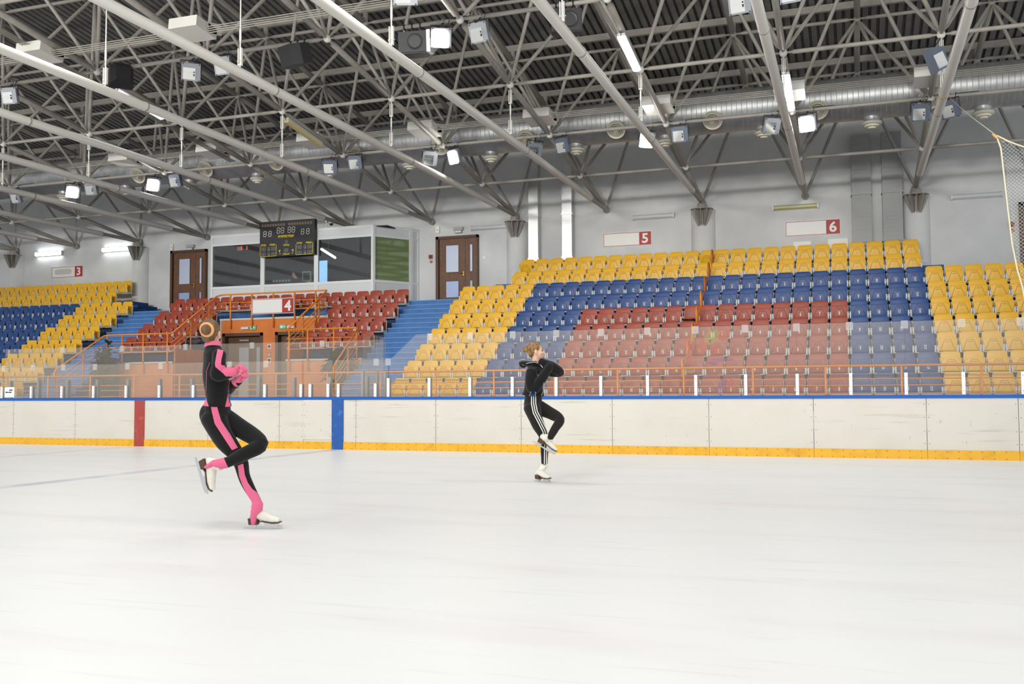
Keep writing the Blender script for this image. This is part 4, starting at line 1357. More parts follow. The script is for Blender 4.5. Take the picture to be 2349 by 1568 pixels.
# ------------------------------------------------------------------ railings
def pipe(mb, pts, r=.024, m=None):
    mb.tube(pts, r, m or M_ORPIPE, 10)
def prt(name, parent, pts, r=.024, m=None):
    mb = MB(); pipe(mb, pts, r, m); return wbuild(mb, name, parent, True)
cor = empty('walkway_railing', (-5, 22.12, .66), 'long orange railing in front of the lowest seats along the walkway', 'railing')
for z, r, nm in ((1.64, .026, 'top_rail'), (1.36, .013, 'lower_rail'), (1.22, .013, 'lower_rail'), (1.05, .013, 'lower_rail')):
    prt(nm, cor, [(-26, 22.12, z), (6, 22.12, z)], r)
x = -.58+1.535*3
while x > -26:
    prt('post', cor, [(x, 22.12, .66), (x, 22.12, 1.62)], .024)
    x -= 1.535
# railing over the passage with its two sloping ends
top = empty('passage_railing', (-17.6, 26.68, 3.3), 'orange railing above the passage with ends sloping down beside it', 'railing')
PYY = 26.68
for dz, r, nm in ((0, .026, 'top_rail'), (-.27, .013, 'lower_rail'), (-.41, .013, 'lower_rail'), (-.55, .013, 'lower_rail')):
    prt(nm, top, [(-19.5, 24.3, 2.95+dz), (-19.5, 26.5, 4.28+dz), (-19.42, PYY, 4.34+dz), (-19.3, PYY, 4.34+dz), (-15.75, PYY, 4.34+dz), (-15.55, PYY, 4.34+dz), (-15.48, 26.55, 4.29+dz), (-15.48, 24.3, 2.94+dz)], r)
for px in (529, 578, 627, 676, 724):
    x = at(px, 690, PYY).x
    prt('post', top, [(x, PYY, 3.22), (x, PYY, 4.33)], .026)
for x in (-19.5, -15.48):
    for y in (25.2, 26.1):
        prt('post', top, [(x, y, TR(5)-.3 if y < 25.5 else TR(6)-.3), (x, y, 2.95+(y-24.3)*.58)], .024)
def platform(label, xa, xb, xs, sgn, yend, zend):
    """rail in front of the lowest red seats, turning down along the stairs at xs"""
    t = empty('platform_railing', ((xa+xb)/2, 24.3, 2.1), label, 'railing', 'orange railings beside the passage')
    for dz, r, nm in ((0, .026, 'top_rail'), (-.26, .013, 'lower_rail'), (-.40, .013, 'lower_rail'), (-.56, .013, 'lower_rail')):
        e = [(xs, yend, zend+dz)]
        if dz == 0: e = [(xs, yend, zend), (xs, yend-.06, zend-.1), (xs, yend-.06, zend-.42)]
        prt(nm, t, [(xa, 24.3, 2.95+dz), (xb-.1*sgn, 24.3, 2.95+dz), (xb, 24.25, 2.93+dz)]+e, r)
    for f in ((.04, .30, .66, .97) if sgn > 0 else (.06, .42, .74, .97)):
        x = xa+(xb-xa)*f
        prt('post', t, [(x, 24.3, 1.75), (x, 24.3, 2.94)], .026)
    for f in (.45, .97):
        y = 24.25+(yend-24.25)*f; z = 2.93+(zend-2.93)*f
        prt('post', t, [(xs, y, z-.98), (xs, y, z-.01)], .026)
platform('orange railing on the right of the passage, running down the right staircase', -15.48, -13.12, -13.12, 1, 22.96, 1.89)
platform('orange railing on the left of the passage, running down the left staircase', -19.5, -22.0, -22.0, -1, 22.34, 1.85)
for r in range(2, 10):
    z, y = TR(r), YF(r)+.02
    mb = MB()
    pipe(mb, [(-3.815, y, z), (-3.815, y, z+.64), (-3.815, y+.02, z+.70), (-3.815, y+.07, z+.74), (-3.815, y+.15, z+.74), (-3.815, y+.22, z+.71), (-3.815, y+.26, z+.62), (-3.815, y+.26, z)], .024, M_ORPIPE if r < 7 else M_ORDARK)
    pipe(mb, [(-3.815, y, z+.30), (-3.815, y+.26, z+.30)], .02, M_ORPIPE)
    o = mb.build('aisle_handrail', smooth=True)
    tag(o, 'orange hoop handrail between sectors five and six at the %s' % rowname(r), 'handrail', 'hoop handrails in the aisle')

# ------------------------------------------------------------------ plants behind the glass
def plant(name, x, y, z0, zt, wid, label, seed):
    rnd = random.Random(seed)
    t = empty(name, (x, y, z0), label, 'plant', 'potted plants by the stairs')
    mb = MB(); mb.lathe([(.13, z0), (.19, z0+.34), (.21, z0+.34), (.21, z0+.38), (.18, z0+.38), (.17, z0+.33)], M_POT, T(x, y, 0), 20); wbuild(mb, 'pot', t, auto=40)
    mb = MB(); ml = MB()
    for s in range(11):
        a = rnd.random()*2*PI
        top_ = V((x+math.cos(a)*wid*.35*rnd.random(), y+math.sin(a)*wid*.35*rnd.random(), z0+.7+(zt-z0-.7)*(.35+.6*rnd.random())))
        if s == 0: top_ = V((x+.03, y, zt))
        base = V((x+rnd.uniform(-.05, .05), y+rnd.uniform(-.05, .05), z0+.33))
        mid = (base+top_)/2+V((rnd.uniform(-.06, .06), rnd.uniform(-.06, .06), .1))
        mb.tube([base, mid, top_], [.014, .01, .006], M_STEM, 6)
        for q in range(46 if s else 18):
            f = .25+.75*rnd.random()
            p = mid.lerp(top_, (f-.25)/.75)
            d = V((rnd.uniform(-1, 1), rnd.uniform(-1, 1), rnd.uniform(-.5, .6))).normalized()
            p = p+d*rnd.uniform(.02, wid*(.42 if s else .12))
            L = rnd.uniform(.15, .25); w = L*.8
            sd = d.cross(V((0, 0, 1))).normalized()*w*.5
            up = sd.cross(d).normalized()*.012
            dr = V((0, 0, -.04))
            ml.add([p, p+d*L*.35+sd+up, p+d*L*.7+sd*.8+dr*.5, p+d*L+dr, p+d*L*.7-sd*.8+dr*.5, p+d*L*.35-sd+up, p+d*L*.5-up*1.2+dr*.2], [(0, 1, 6), (1, 2, 6), (2, 3, 6), (3, 4, 6), (4, 5, 6), (5, 0, 6)], M_LEAF)
    wbuild(mb, 'stem', t, True)
    o = ml.build('foliage', t, fix=False); o.matrix_parent_inverse = Matrix.Translation(-V(t.location)); tag(o, kind='stuff')
plant('potted_plant', -21.45, 23.75, .66, 2.68, .64, 'dark leafy potted plant with a tall sprout at the left staircase', 3)
plant('potted_plant', -13.55, 23.85, .66, 2.46, .62, 'dark leafy potted plant under the railing at the right staircase', 5)

# ------------------------------------------------------------------ protective net at the right
NYY = 17.3
t = empty('protective_net', (2.6, NYY, 2.24), 'white protective net hanging at the right edge of the rink glass', 'net')
edge = [(2285, 310), (2296, 340), (2303, 400), (2312, 480), (2322, 560), (2334, 620), (2346, 660)]
E_ = [at(x, y, NYY) for x, y in edge]
def edge_x(z):
    for a, b in zip(E_[:-1], E_[1:]):
        if b.z <= z <= a.z: return a.x+(b.x-a.x)*(a.z-z)/(a.z-b.z)
    return E_[-1].x if z < E_[-1].z else E_[0].x
mb = MB(); mb.tube([tuple(p) for p in E_]+[(E_[-1].x+.05, NYY, 2.3)], .014, M_ROPE, 6); wbuild(mb, 'edge_rope', t, True)
tp = [at(2285, 310, NYY), at(2318, 326, NYY), at(2349, 337, NYY), V((3.6, NYY, 4.75)), V((5.5, NYY, 4.6))]
mb = MB(); mb.tube([tuple(p) for p in tp], .014, M_ROPE, 6); wbuild(mb, 'edge_rope', t, True)
def top_z(x):
    for a, b in zip(tp[:-1], tp[1:]):
        if a.x <= x <= b.x: return a.z+(b.z-a.z)*(x-a.x)/(b.x-a.x)
    return tp[-1].z
mb = MB()
def strand(p, q, r=.0022):
    d = (q-p); n = V((-d.z, 0, d.x)).normalized()*r
    mb.add([p+n, q+n, q-n, p-n], [(0, 1, 2, 3)], M_NET); mb.add([p+V((0, r, 0)), q+V((0, r, 0)), q-V((0, r, 0)), p-V((0, r, 0))], [(0, 1, 2, 3)], M_NET)
def in_net(x, z): return 2.25 < z < top_z(x) and x > edge_x(z) and x < 3.9
st_ = .042
for sg in (1, -1):
    for i in range(-90, 200):
        c_ = i*st_*1.4142
        q0 = None
        for k in range(0, 34):
            x = 2.25+.05*k
            z = (2.2+c_+(x-2.25)) if sg > 0 else (2.2+c_-(x-2.25))
            if in_net(x, z) and in_net(x+.05, z+.05*sg):
                strand(V((x, NYY+.012*math.sin(z*7+x*5), z)), V((x+.05, NYY+.012*math.sin((z+.05*sg)*7+(x+.05)*5), z+.05*sg)), .0016)
tag(wbuild(mb, 'mesh_netting', t), kind='stuff')
c0 = V((XK(4)+.1, 20.3, 6.76)); c1 = at(2285, 310, NYY)
mb = MB(); mb.tube([tuple(c0), tuple((c0+c1)/2+V((0, 0, -.03))), tuple(c1)], .006, M_ROPE, 6)
mb.tube([(XK(4), 20.27, 6.84), (XK(4), 20.33, 6.84)], .095, M_TAPE, 14)
mb.tube([tuple(c1+V((-.05, 0, .03))), tuple(c1+V((.02, 0, -.05)))], [.02, .03], M_TAPE, 8)
tag(mb.build('net_guy_line', smooth=True), 'thin guy line from the tie pipe to the corner of the net', 'rope')
# ------------------------------------------------------------------ people
def fuse(mb, name, voxel, smooth=4, decim=None):
    """melt overlapping closed limbs into one continuous skin"""
    me = mb.mesh(name)
    o = D.objects.new(name, me); COL.objects.link(o)
    md = o.modifiers.new('r', 'REMESH'); md.mode = 'VOXEL'; md.voxel_size = voxel
    if smooth:
        sm = o.modifiers.new('s', 'SMOOTH'); sm.factor = .5; sm.iterations = smooth
    dg = bpy.context.evaluated_depsgraph_get(); dg.update()
    out = D.meshes.new_from_object(o.evaluated_get(dg))
    D.objects.remove(o); D.meshes.remove(me)
    out.name = name
    out.polygons.foreach_set('use_smooth', [True]*len(out.polygons))
    return out

def put(me, name, parent, base, mats):
    me.materials.clear()
    for m in mats: me.materials.append(m)
    o = D.objects.new(name, me); COL.objects.link(o)
    if parent is not None:
        o.parent = parent
        o.matrix_parent_inverse = Matrix.Translation(-base)
    return o

def rootmesh(me, name, base, mats):
    for v in me.vertices: v.co -= base
    me.update()
    o = put(me, name, None, base, mats)
    o.location = base
    return o

def loftl(mb, pts, radii, lats, m, n=20, ends=(.6, .6)):
    """loft whose sideways axis turns along the way"""
    # subdivide smoothly
    P, Rr, L = [], [], []
    K = 4
    for i in range(len(pts)-1):
        for q in range(K):
            f = q/K
            P.append(V(pts[i]).lerp(V(pts[i+1]), f))
            ra, rb = radii[i], radii[i+1]
            g = f*f*(3-2*f)
            Rr.append((ra[0]+(rb[0]-ra[0])*g, ra[1]+(rb[1]-ra[1])*g))
            L.append(V(lats[i]).lerp(V(lats[i+1]), f).normalized())
    P.append(V(pts[-1])); Rr.append(radii[-1]); L.append(V(lats[-1]).normalized())
    # as short closed segments that overlap
    for i in range(0, len(P)-1):
        mb.loft([P[i], P[i+1]], [Rr[i], Rr[i+1]], L[i], m, n, round_ends=(.35, .35) if 0 < i < len(P)-2 else ends)

def chain(pts, radii, k=5):
    """Catmull-Rom resampling of a limb so that joints bend softly"""
    pts = [V(p) for p in pts]
    rr = [r if isinstance(r, tuple) else (r, r) for r in radii]
    E = [pts[0]*2-pts[1]]+pts+[pts[-1]*2-pts[-2]]
    oP, oR = [], []
    for i in range(len(pts)-1):
        p0, p1, p2, p3 = E[i:i+4]
        for q in range(k):
            t = q/k
            oP.append(.5*((2*p1)+(p2-p0)*t+(2*p0-5*p1+4*p2-p3)*t*t+(3*p1-p0-3*p2+p3)*t*t*t))
            g = t*t*(3-2*t)
            oR.append((rr[i][0]+(rr[i+1][0]-rr[i][0])*g, rr[i][1]+(rr[i+1][1]-rr[i][1])*g))
    oP.append(pts[-1]); oR.append(rr[-1])
    return oP, oR

def limb(mb, pts, radii, lat, m, grow=0.0, k=5, n=16):
    P, Rr = chain(pts, radii, k)
    mb.loft(P, [(a+grow, b+grow) for a, b in Rr], lat, m, n)

def head(mb, c, f, u, m, s=1.0, ears=True):
    f, u = V(f).normalized(), V(u).normalized()
    l = f.cross(u).normalized(); u = l.cross(f).normalized()
    def E(a, b, d, ra, rb, rd):
        mb.ellipsoid(c+(f*a+l*b+u*d)*s, f*ra*s, l*rb*s, u*rd*s, m, 20, 14)
    E(-.012, 0, .024, .090, .071, .083)
    E(.028, 0, -.028, .060, .058, .074)
    E(.036, 0, -.068, .045, .044, .036)
    E(.066, 0, -.092, .018, .020, .014)
    E(.076, 0, .018, .014, .046, .012)
    for b in (-.036, .036): E(.062, b, -.024, .026, .022, .020)
    for a, d, r in ((.084, .006, .010), (.093, -.006, .0115), (.102, -.018, .0125), (.099, -.025, .011)):
        E(a, 0, d, r, r*.9, r)
    for b in (-.010, .010): E(.092, b, -.026, .009, .008, .007)
    E(.088, 0, -.050, .011, .024, .0065); E(.086, 0, -.062, .011, .021, .007)
    if ears:
        for b in (-.074, .074):
            E(-.004, b, -.012, .019, .007, .031); E(-.010, b*1.04, -.002, .012, .008, .02); E(.0, b, -.04, .009, .006, .010)
    return f, l, u

def skate_frame(origin, f, up, s=1.0):
    f = V(f).normalized(); up = (V(up)-f*V(up).dot(f)).normalized(); l = up.cross(f)
    return Matrix(((f.x*s, l.x*s, up.x*s, origin.x), (f.y*s, l.y*s, up.y*s, origin.y), (f.z*s, l.z*s, up.z*s, origin.z), (0, 0, 0, 1))), l

def foot(mb, M, ankle, m):
    """bare foot hidden in the boot, joined to the ankle"""
    mb.loft([ankle, M @ V((.042, 0, .13)), M @ V((.10, 0, .105)), M @ V((.2, 0, .078))], [.03, .026, .024, .014], (M @ V((0, 1, 0)))-(M @ V((0, 0, 0))), m, 12)

def skate(parent, base, ML, shaft_to, tongue=True):
    """white figure boot with brown heel and steel blade; origin = blade line under the back of the heel"""
    M, l = ML
    mb = MB()
    P, Rr = chain([(.012, 0, .118), (.06, 0, .118), (.12, 0, .100), (.185, 0, .080), (.238, 0, .072)], [(.036, .036), (.039, .040), (.040, .041), (.044, .033), (.036, .024)])
    mb.loft([M @ p for p in P], Rr, l, M_BOOT, 20, (.7, .8))
    A = M @ V((.036, 0, .115)); B = V(shaft_to)
    P, Rr = chain([A, A.lerp(B, .35), A.lerp(B, .7), B], [(.035, .046), (.037, .047), (.041, .047), (.045, .048)])
    mb.loft(P, Rr, l, M_BOOT, 20, (.5, .15))
    sd = (B-A); fx = (M @ V((1, 0, 0))-M @ V((0, 0, 0))).normalized()
    tg = B+fx*.046+sd.normalized()*.015
    if tongue: mb.loft([M @ V((.10, 0, .125)), A+sd*.45+fx*.046, tg], [(.026, .012), (.028, .011), (.028, .008)], l, M_BOOT, 14, (.5, .5))
    boot = put(fuse(mb, 'ice_skate', .0045, 3), 'ice_skate', parent, base, [M_BOOT])
    mb = MB()
    mb.prism([(-.004, .034), (.066, .034), (.074, .083), (-.012, .083)], -.029, .029, M_HEEL, M)
    hl = put_child(mb, 'heel', boot)
    mb = MB()
    pl = [(.07, .046, .022), (.10, .058, .026), (.15, .052, .036), (.2, .045, .042), (.245, .048, .034), (.266, .056, .014)]
    vs = []
    for x, z, w in pl:
        vs += [M @ V((x, -w, z)), M @ V((x, w, z)), M @ V((x, w, z+.009)), M @ V((x, -w, z+.009))]
    fs = [(0, 3, 2, 1)]
    for i in range(len(pl)-1):
        a, b = 4*i, 4*i+4
        for q in range(4): fs.append((a+q, a+(q+1) % 4, b+(q+1) % 4, b+q))
    e = 4*(len(pl)-1); fs.append((e, e+1, e+2, e+3))
    mb.add(vs, fs, M_HEEL)
    put_child(mb, 'sole', boot)
    mb = MB()
    mb.prism([(-.058, .002), (-.03, 0), (.22, .0), (.25, .004), (.262, .012), (.272, .026), (.262, .032), (.2, .02), (.0, .016), (-.055, .012)], -.0035, .0035, M_BLADE, M)
    mb.prism([(.0, .014), (.05, .014), (.066, .036), (-.004, .036)], -.012, .012, M_BLADE, M)
    mb.prism([(.13, .018), (.235, .018), (.25, .050), (.12, .052)], -.01, .01, M_BLADE, M)
    put_child(mb, 'blade', boot)
    mb = MB()
    for q in range(5):
        x, z = .090+.024*q, .153-.0105*q
        mb.tube([M @ V((x, -.028, z-.012)), M @ V((x+.004, 0, z+.002)), M @ V((x, .028, z-.012))], .0028, M_LACE, 6)
        mb.tube([M @ V((x, -.027, z-.01)), M @ V((x+.02, .024, z-.016))], .0022, M_LACE, 6)
    for q in range(4 if tongue else 0):
        c = A+sd*(.35+.18*q)+fx*.048
        mb.tube([c-l*.030-fx*.012, c+fx*.008, c+l*.030-fx*.012], .0028, M_LACE, 6)
    put_child(mb, 'laces', boot)
    return boot, M

def put_child(mb, name, boot):
    me = mb.mesh(name)
    bm = bmesh.new(); bm.from_mesh(me); bmesh.ops.recalc_face_normals(bm, faces=bm.faces); bm.to_mesh(me); bm.free()
    o = D.objects.new(name, me); COL.objects.link(o)
    o.parent = boot
    return o

def onto(me, px, lift=.001):
    """drop a line seen in the photo onto a garment"""
    from mathutils.bvhtree import BVHTree
    tr = BVHTree.FromPolygons([v.co for v in me.vertices], [tuple(q.vertices) for q in me.polygons])
    out = []
    for (ax, ay), (bx2, by) in zip(px[:-1], px[1:]):
        for q in range(6):
            x, y = ax+(bx2-ax)*q/6, ay+(by-ay)*q/6
            d = (at(x, y, 10)-EYE).normalized()
            h = tr.ray_cast(EYE, d)
            if h[0] is not None: out.append(h[0]+h[1]*lift)
    return out

def seg_near(p, pts):
    best = None
    acc = 0
    for a, b in zip(pts[:-1], pts[1:]):
        d = b-a; L = d.length
        t = max(0, min(1, (p-a).dot(d)/(L*L)))
        q = a+d*t
        dist = (p-q).length
        if best is None or dist < best[0]: best = (dist, q, d/L, acc+L*t)
        acc += L
    return best

def setattr_(me, name, vals):
    a = me.attributes.new(name, 'FLOAT', 'POINT')
    a.data.foreach_set('value', vals)

def cloth(name, c0, layers, rough=.85, bump=.25):
    """fabric whose sewn-in coloured panels follow point attributes: layers = [(attr, colour, width or None)]"""
    m, nt, b = nodes(name)
    col = c0
    for att, c, st in layers:
        a = N(nt, 'ShaderNodeAttribute', attribute_name=att)
        if st is None:
            f = mth(nt, 'GREATER_THAN', a.outputs['Fac'], 0.0)
        else:       # three narrow stripes: distance across the leg in 'att', only where 'att_on' is positive
            w, sp_w = st
            f = None
            for k in (-1, 0, 1):
                q = mth(nt, 'LESS_THAN', mth(nt, 'ABSOLUTE', mth(nt, 'SUBTRACT', a.outputs['Fac'], k*sp_w)), w/2)
                f = q if f is None else mth(nt, 'MAXIMUM', f, q)
            on = N(nt, 'ShaderNodeAttribute', attribute_name=att+'_on')
            f = mth(nt, 'MULTIPLY', f, mth(nt, 'GREATER_THAN', on.outputs['Fac'], 0.0))
        col = mixc(nt, f, col, c)
    if hasattr(col, 'links'): nt.links.new(col, b.inputs['Base Color'])
    else: b.inputs['Base Color'].default_value = col
    b.inputs['Roughness'].default_value = rough
    b.inputs['Specular IOR Level'].default_value = .2
    b.inputs['Sheen Weight'].default_value = .15
    tc = N(nt, 'ShaderNodeTexCoord')
    bp = N(nt, 'ShaderNodeBump'); bp.inputs['Strength'].default_value = bump; bp.inputs['Distance'].default_value = .012
    nt.links.new(noise(nt, tc.outputs['Object'], 16, 0, 1, 3), bp.inputs['Height'])
    nt.links.new(bp.outputs[0], b.inputs['Normal'])
    return m

M_SKIN = mat('skin', rgb(226, 184, 158), .5, spec=.35)
M_SKIN.node_tree.nodes['Principled BSDF'].inputs['Subsurface Weight'].default_value = .08
M_BOOT = mat('white_boot_leather', rgb(236, 232, 220), .4, noise=(14, rgb(222, 214, 198), .5, .75))
M_HEEL = mat('brown_boot_sole', rgb(84, 58, 36), .5)
M_BLADE = mat('steel_blade', rgb(205, 207, 208), .25, metal=.9)
M_LACE = mat('boot_lace', rgb(200, 194, 180), .8)
PINK = rgb(234, 112, 148)
BLACK = rgb(24, 23, 24)
M_PINKGLOVE = mat('pink_knit', rgb(236, 118, 150), .85, bump=(60, .3))
M_SCRUN = mat('peach_scrunchie', rgb(246, 186, 124), .8, bump=(90, .5))
def hairmat(name, a, b_):
    m, nt, b = nodes(name)
    tc = N(nt, 'ShaderNodeTexCoord')
    st = noise(nt, tc.outputs['Object'], 30, .3, .7, 4, (1, 1, .35))
    c = mixc(nt, st, a, b_)
    nt.links.new(c, b.inputs['Base Color'])
    b.inputs['Roughness'].default_value = .5
    bp = N(nt, 'ShaderNodeBump'); bp.inputs['Strength'].default_value = .8; bp.inputs['Distance'].default_value = .006
    nt.links.new(st, bp.inputs['Height']); nt.links.new(bp.outputs[0], b.inputs['Normal'])
    return m
M_HAIR1 = hairmat('brown_hair', rgb(92, 68, 44), rgb(136, 104, 66))
M_HAIR2 = hairmat('dark_blond_hair', rgb(96, 66, 34), rgb(178, 136, 78))
M_EYE = mat('eye', rgb(40, 34, 30), .2)
M_LIP = mat('lips', rgb(196, 120, 112), .5)

def img(dx, dy, dn=0.0):
    """direction seen as (dx right, dy down) in the photo plus dn towards +Y"""
    return (_R*dx - _U*dy).normalized()*1.0 + V((0, dn, 0))

# ======== skater with pink stripes ========
Y1 = 6.85
J = lambda x, y, d=0.0: at(x, y, Y1+d)
base1 = V((J(603, 1213).x, Y1, 0))
UPL = [(.72, -.69, 0)]*5
spine = [J(497, 962), J(500, 917), J(494, 862), J(490, 812), J(488, 795)]
lats = [(.35, -.94, 0), (.55, -.83, 0), (.7, -.71, 0), (.7, -.71, 0), (.8, -.6, 0)]
rad = [(.125, .105), (.108, .088), (.128, .098), (.135, .072), (.055, .05)]
OUT = V((-.1, -1, 0)).normalized()
Rleg = [J(489, 955, -.05), J(512, 1003, -.05), J(549, 1052, -.03), J(562, 1098, -.01), J(591, 1153, 0)]
Rrad = [.105, .086, .060, .047, .036]
Lleg = [J(508, 958, .08), J(556, 985, .07), J(598, 1017, .03), J(560, 1041, -.06), J(522, 1060, -.13)]
Lrad = [.095, .076, .062, .055, .042]
Rarm = [J(503, 812, -.10), J(501, 838, -.13), J(497, 860, -.13), J(516, 857, -.10), J(540, 850, -.05)]
Rar = [.052, .05, .047, .044, .034]
Larm = [J(484, 814, .10), J(496, 860, .15), J(518, 893, .14), J(533, 883, .08), J(546, 873, .03)]
Lar = [.052, .046, .042, .038, .033]
hc1 = J(484, 764, .0)
hf1 = V((-.22, .97, -.03)); hu1 = V((-.02, .03, 1))

def body_common(mb, spine, rad, lats, legs, arms, hc, hf, hu, m, nr):
    loftl(mb, spine, [(a*.9, b*.9) for a, b in rad], lats, m)
    for pts, rr in legs: limb(mb, pts, [r*.88 for r in rr], OUT, m)
    for pts, rr in arms: limb(mb, pts, [r*.8 for r in rr], OUT, m)
    mb.loft([spine[-1]-V((0, 0, .03)), spine[-1].lerp(hc, .5), hc-V((0, 0, .05))], [nr*1.15, nr, nr], (1, 0, 0), m, 18)
    head(mb, hc, hf, hu, m)

def fingers(mb, wrist, palm, knuck, tip1, tip2, across, m, r=.0095, grow=0.0, thumb=None):
    """palm plus four unequal bent fingers and a thumb"""
    across = V(across).normalized()
    ax = (knuck-wrist).normalized()
    mb.loft([wrist, palm, knuck], [(.024+grow, .018+grow), (.036+grow, .017+grow), (.038+grow, .014+grow)], across, m, 14)
    for q, ln in enumerate((.88, 1.0, .95, .78)):
        o = across*(q-1.5)*(.020+grow*.4)
        a = knuck+o; b = knuck+o+(tip1-knuck)*ln; c = b+(tip2-tip1)*ln
        mb.loft([a, b, c], [r+grow, r*.95+grow, r*.8+grow], across, m, 10, (.8, 1.0))
    if thumb is not None:
        s = wrist.lerp(palm, .6)-across*.026
        mb.loft([s, s.lerp(thumb, .55)-across*.008, thumb], [r*1.25+grow, r*1.1+grow, r*.9+grow], across, m, 10, (.8, 1.0))

hR = (J(538, 851, -.05), J(546, 844, -.05), J(554, 839, -.04), J(562, 847, -.035), J(557, 855, -.03))
hL = (J(545, 873, .03), J(553, 867, .03), J(561, 861, .02), J(566, 858, -.01), J(560, 862, -.03))
mb = MB()
body_common(mb, spine, rad, lats, [(Rleg, Rrad), (Lleg, Lrad)], [(Rarm, Rar), (Larm, Lar)], hc1, hf1, hu1, M_SKIN, .044)
fingers(mb, *hR, (0.1, -1, .2), M_SKIN, thumb=J(553, 852, -.07))
fingers(mb, *hL, (0.1, -.9, .2), M_SKIN, thumb=J(558, 870, -.02))
o1 = J(574, 1213.0, 0); o1.z = .0
SR1 = skate_frame(o1, V((.97, .22, 0)), V((0, 0, 1)))
SL1 = skate_frame(J(450, 1063, -.15), _R*.42 - _U*.90 + V((0, -.25, 0)), _R*.90 + _U*.42)
foot(mb, SR1[0], Rleg[-1], M_SKIN); foot(mb, SL1[0], Lleg[-1], M_SKIN)
p1 = rootmesh(fuse(mb, 'person', .0055, 3), 'person', base1, [M_SKIN])
tag(p1, 'person skating in black clothes with pink stripes and pink gloves, one leg raised', 'person')

# jacket
mb = MB()
sp2 = [J(499, 931), J(500, 912), J(494, 862), J(490, 814), J(488, 794)]
loftl(mb, sp2, [(.142, .112), (.118, .096), (.134, .104), (.138, .084), (.078, .066)], lats, M_SKIN, ends=(.05, .3))
limb(mb, Rarm, Rar, OUT, M_SKIN, .006)
limb(mb, Larm, Lar, OUT, M_SKIN, .006)
me = fuse(mb, 'jacket', .0055, 6)
def sdf(x, y, poly):
    """signed distance, positive inside"""
    d, ins = 1e9, False
    n = len(poly)
    for i in range(n):
        (ax, ay), (bx2, by) = poly[i], poly[(i+1) % n]
        ex, ey = bx2-ax, by-ay
        t = max(0, min(1, ((x-ax)*ex+(y-ay)*ey)/(ex*ex+ey*ey)))
        d = min(d, math.hypot(x-ax-ex*t, y-ay-ey*t))
        if (ay > y) != (by > y) and x < ax+(y-ay)*ex/ey: ins = not ins
    return d if ins else -d
def sdw(x, y, cl):
    """signed distance to a band [(x, y, half width)]"""
    best = -1e9
    for (ax, ay, aw), (bx2, by, bw) in zip(cl[:-1], cl[1:]):
        ex, ey = bx2-ax, by-ay
        t = max(0, min(1, ((x-ax)*ex+(y-ay)*ey)/(ex*ex+ey*ey)))
        best = max(best, aw+(bw-aw)*t-math.hypot(x-ax-ex*t, y-ay-ey*t))
    return best
vals = []
sleeve = [(500, 796), (514, 796), (511, 812), (508, 824), (507, 836), (514, 838), (524, 841), (534, 842), (552, 836), (556, 868), (530, 863), (518, 863), (511, 855), (502, 848), (494, 841), (493, 833), (496, 816)]
gus = [[(470, 905), (463, 938), (481, 938)], [(524, 900), (515, 938), (531, 938)]]
cuffL = [(532, 862), (560, 858), (562, 885), (549, 880), (540, 873)]
for v in me.vertices:
    p = v.co; val = -9
    x, y = pix(p)
    if seg_near(p, Rarm)[0] < .078 and v.normal.y < .35: val = sdf(x, y, sleeve)
    if v.normal.y < .3:
        for g_ in gus: val = max(val, sdf(x, y, g_))
    vals.append(val/279)
seamsx = [[(482, 830), (474, 850), (473, 890), (470, 908)], [(527, 868), (525, 885), (523, 902)]]
setattr_(me, 'pink', vals)
M_JACK1 = cloth('black_jacket_with_pink', BLACK, [('pink', PINK, None)])
jk = put(me, 'jacket', p1, base1, [M_JACK1])
mb = MB()
for ln in seamsx:
    mb.tube(onto(me, ln), .002, M_PINKGLOVE, 6)
put_child(mb, 'piping', jk)
mb = MB()
mb.loft([J(488, 796), J(487.5, 788), J(487, 784)], [(.080, .066), (.076, .062), (.074, .060)], (.9, -.45, 0), M_PINKGLOVE, 24, (.2, .05))
cl = put(fuse(mb, 'collar', .005, 2), 'collar', jk, V((0, 0, 0)), [M_PINKGLOVE]); cl.matrix_parent_inverse = Matrix()
# leggings with pink side stripe and stirrups
mb = MB()
loftl(mb, [J(500, 918), J(498, 938), J(495, 960)], [(.118, .098), (.136, .110), (.138, .112)], [lats[1], lats[0], lats[0]], M_SKIN)
mb.ellipsoid(J(483, 950, -.02), (.086, 0, 0), (0, .10, 0), (0, 0, .105), M_SKIN)
limb(mb, Rleg, Rrad, OUT, M_SKIN, .002); limb(mb, Lleg, Lrad, OUT, M_SKIN, .002)
mb.loft([Rleg[-1], J(589, 1170, -.0), J(585, 1184, -.0), J(585, 1203, 0)], [(.047, .045), (.052, .045), (.050, .030), (.045, .012)], OUT, M_SKIN, 20, (.3, .1))
mb.loft([Lleg[-1], J(504, 1064, -.14), J(492, 1062, -.14), J(474, 1072, -.145)], [(.046, .045), (.052, .044), (.050, .030), (.043, .014)], OUT, M_SKIN, 20, (.3, .1))
me = fuse(mb, 'leggings', .0055, 8)
band_ = [(490, 925, 7), (492.5, 940, 7.2), (500, 968, 8.2), (521, 1000, 8.4), (540, 1031, 7.2), (551, 1060, 6.6), (555, 1090, 6.8), (562.5, 1110, 7), (572, 1126, 8.5), (585, 1143, 15)]
vals = []
for v in me.vertices:
    p = v.co; x, y = pix(p)
    dR, dL = seg_near(p, Rleg)[0], seg_near(p, Lleg)[0]
    if dL < dR and y > 985:
        val = 518-x+(y-1060)*.45 if x < 560 else -9
    else:
        val = sdw(x, y, band_) if v.normal.y < .25 else -9
        val = max(val, y-1142-(x-590)*.25)
    vals.append(val/279)
setattr_(me, 'pink', vals)
M_LEG1 = cloth('black_leggings_with_pink', rgb(26, 25, 26), [('pink', PINK, None)], bump=.12)
put(me, 'leggings', p1, base1, [M_LEG1])
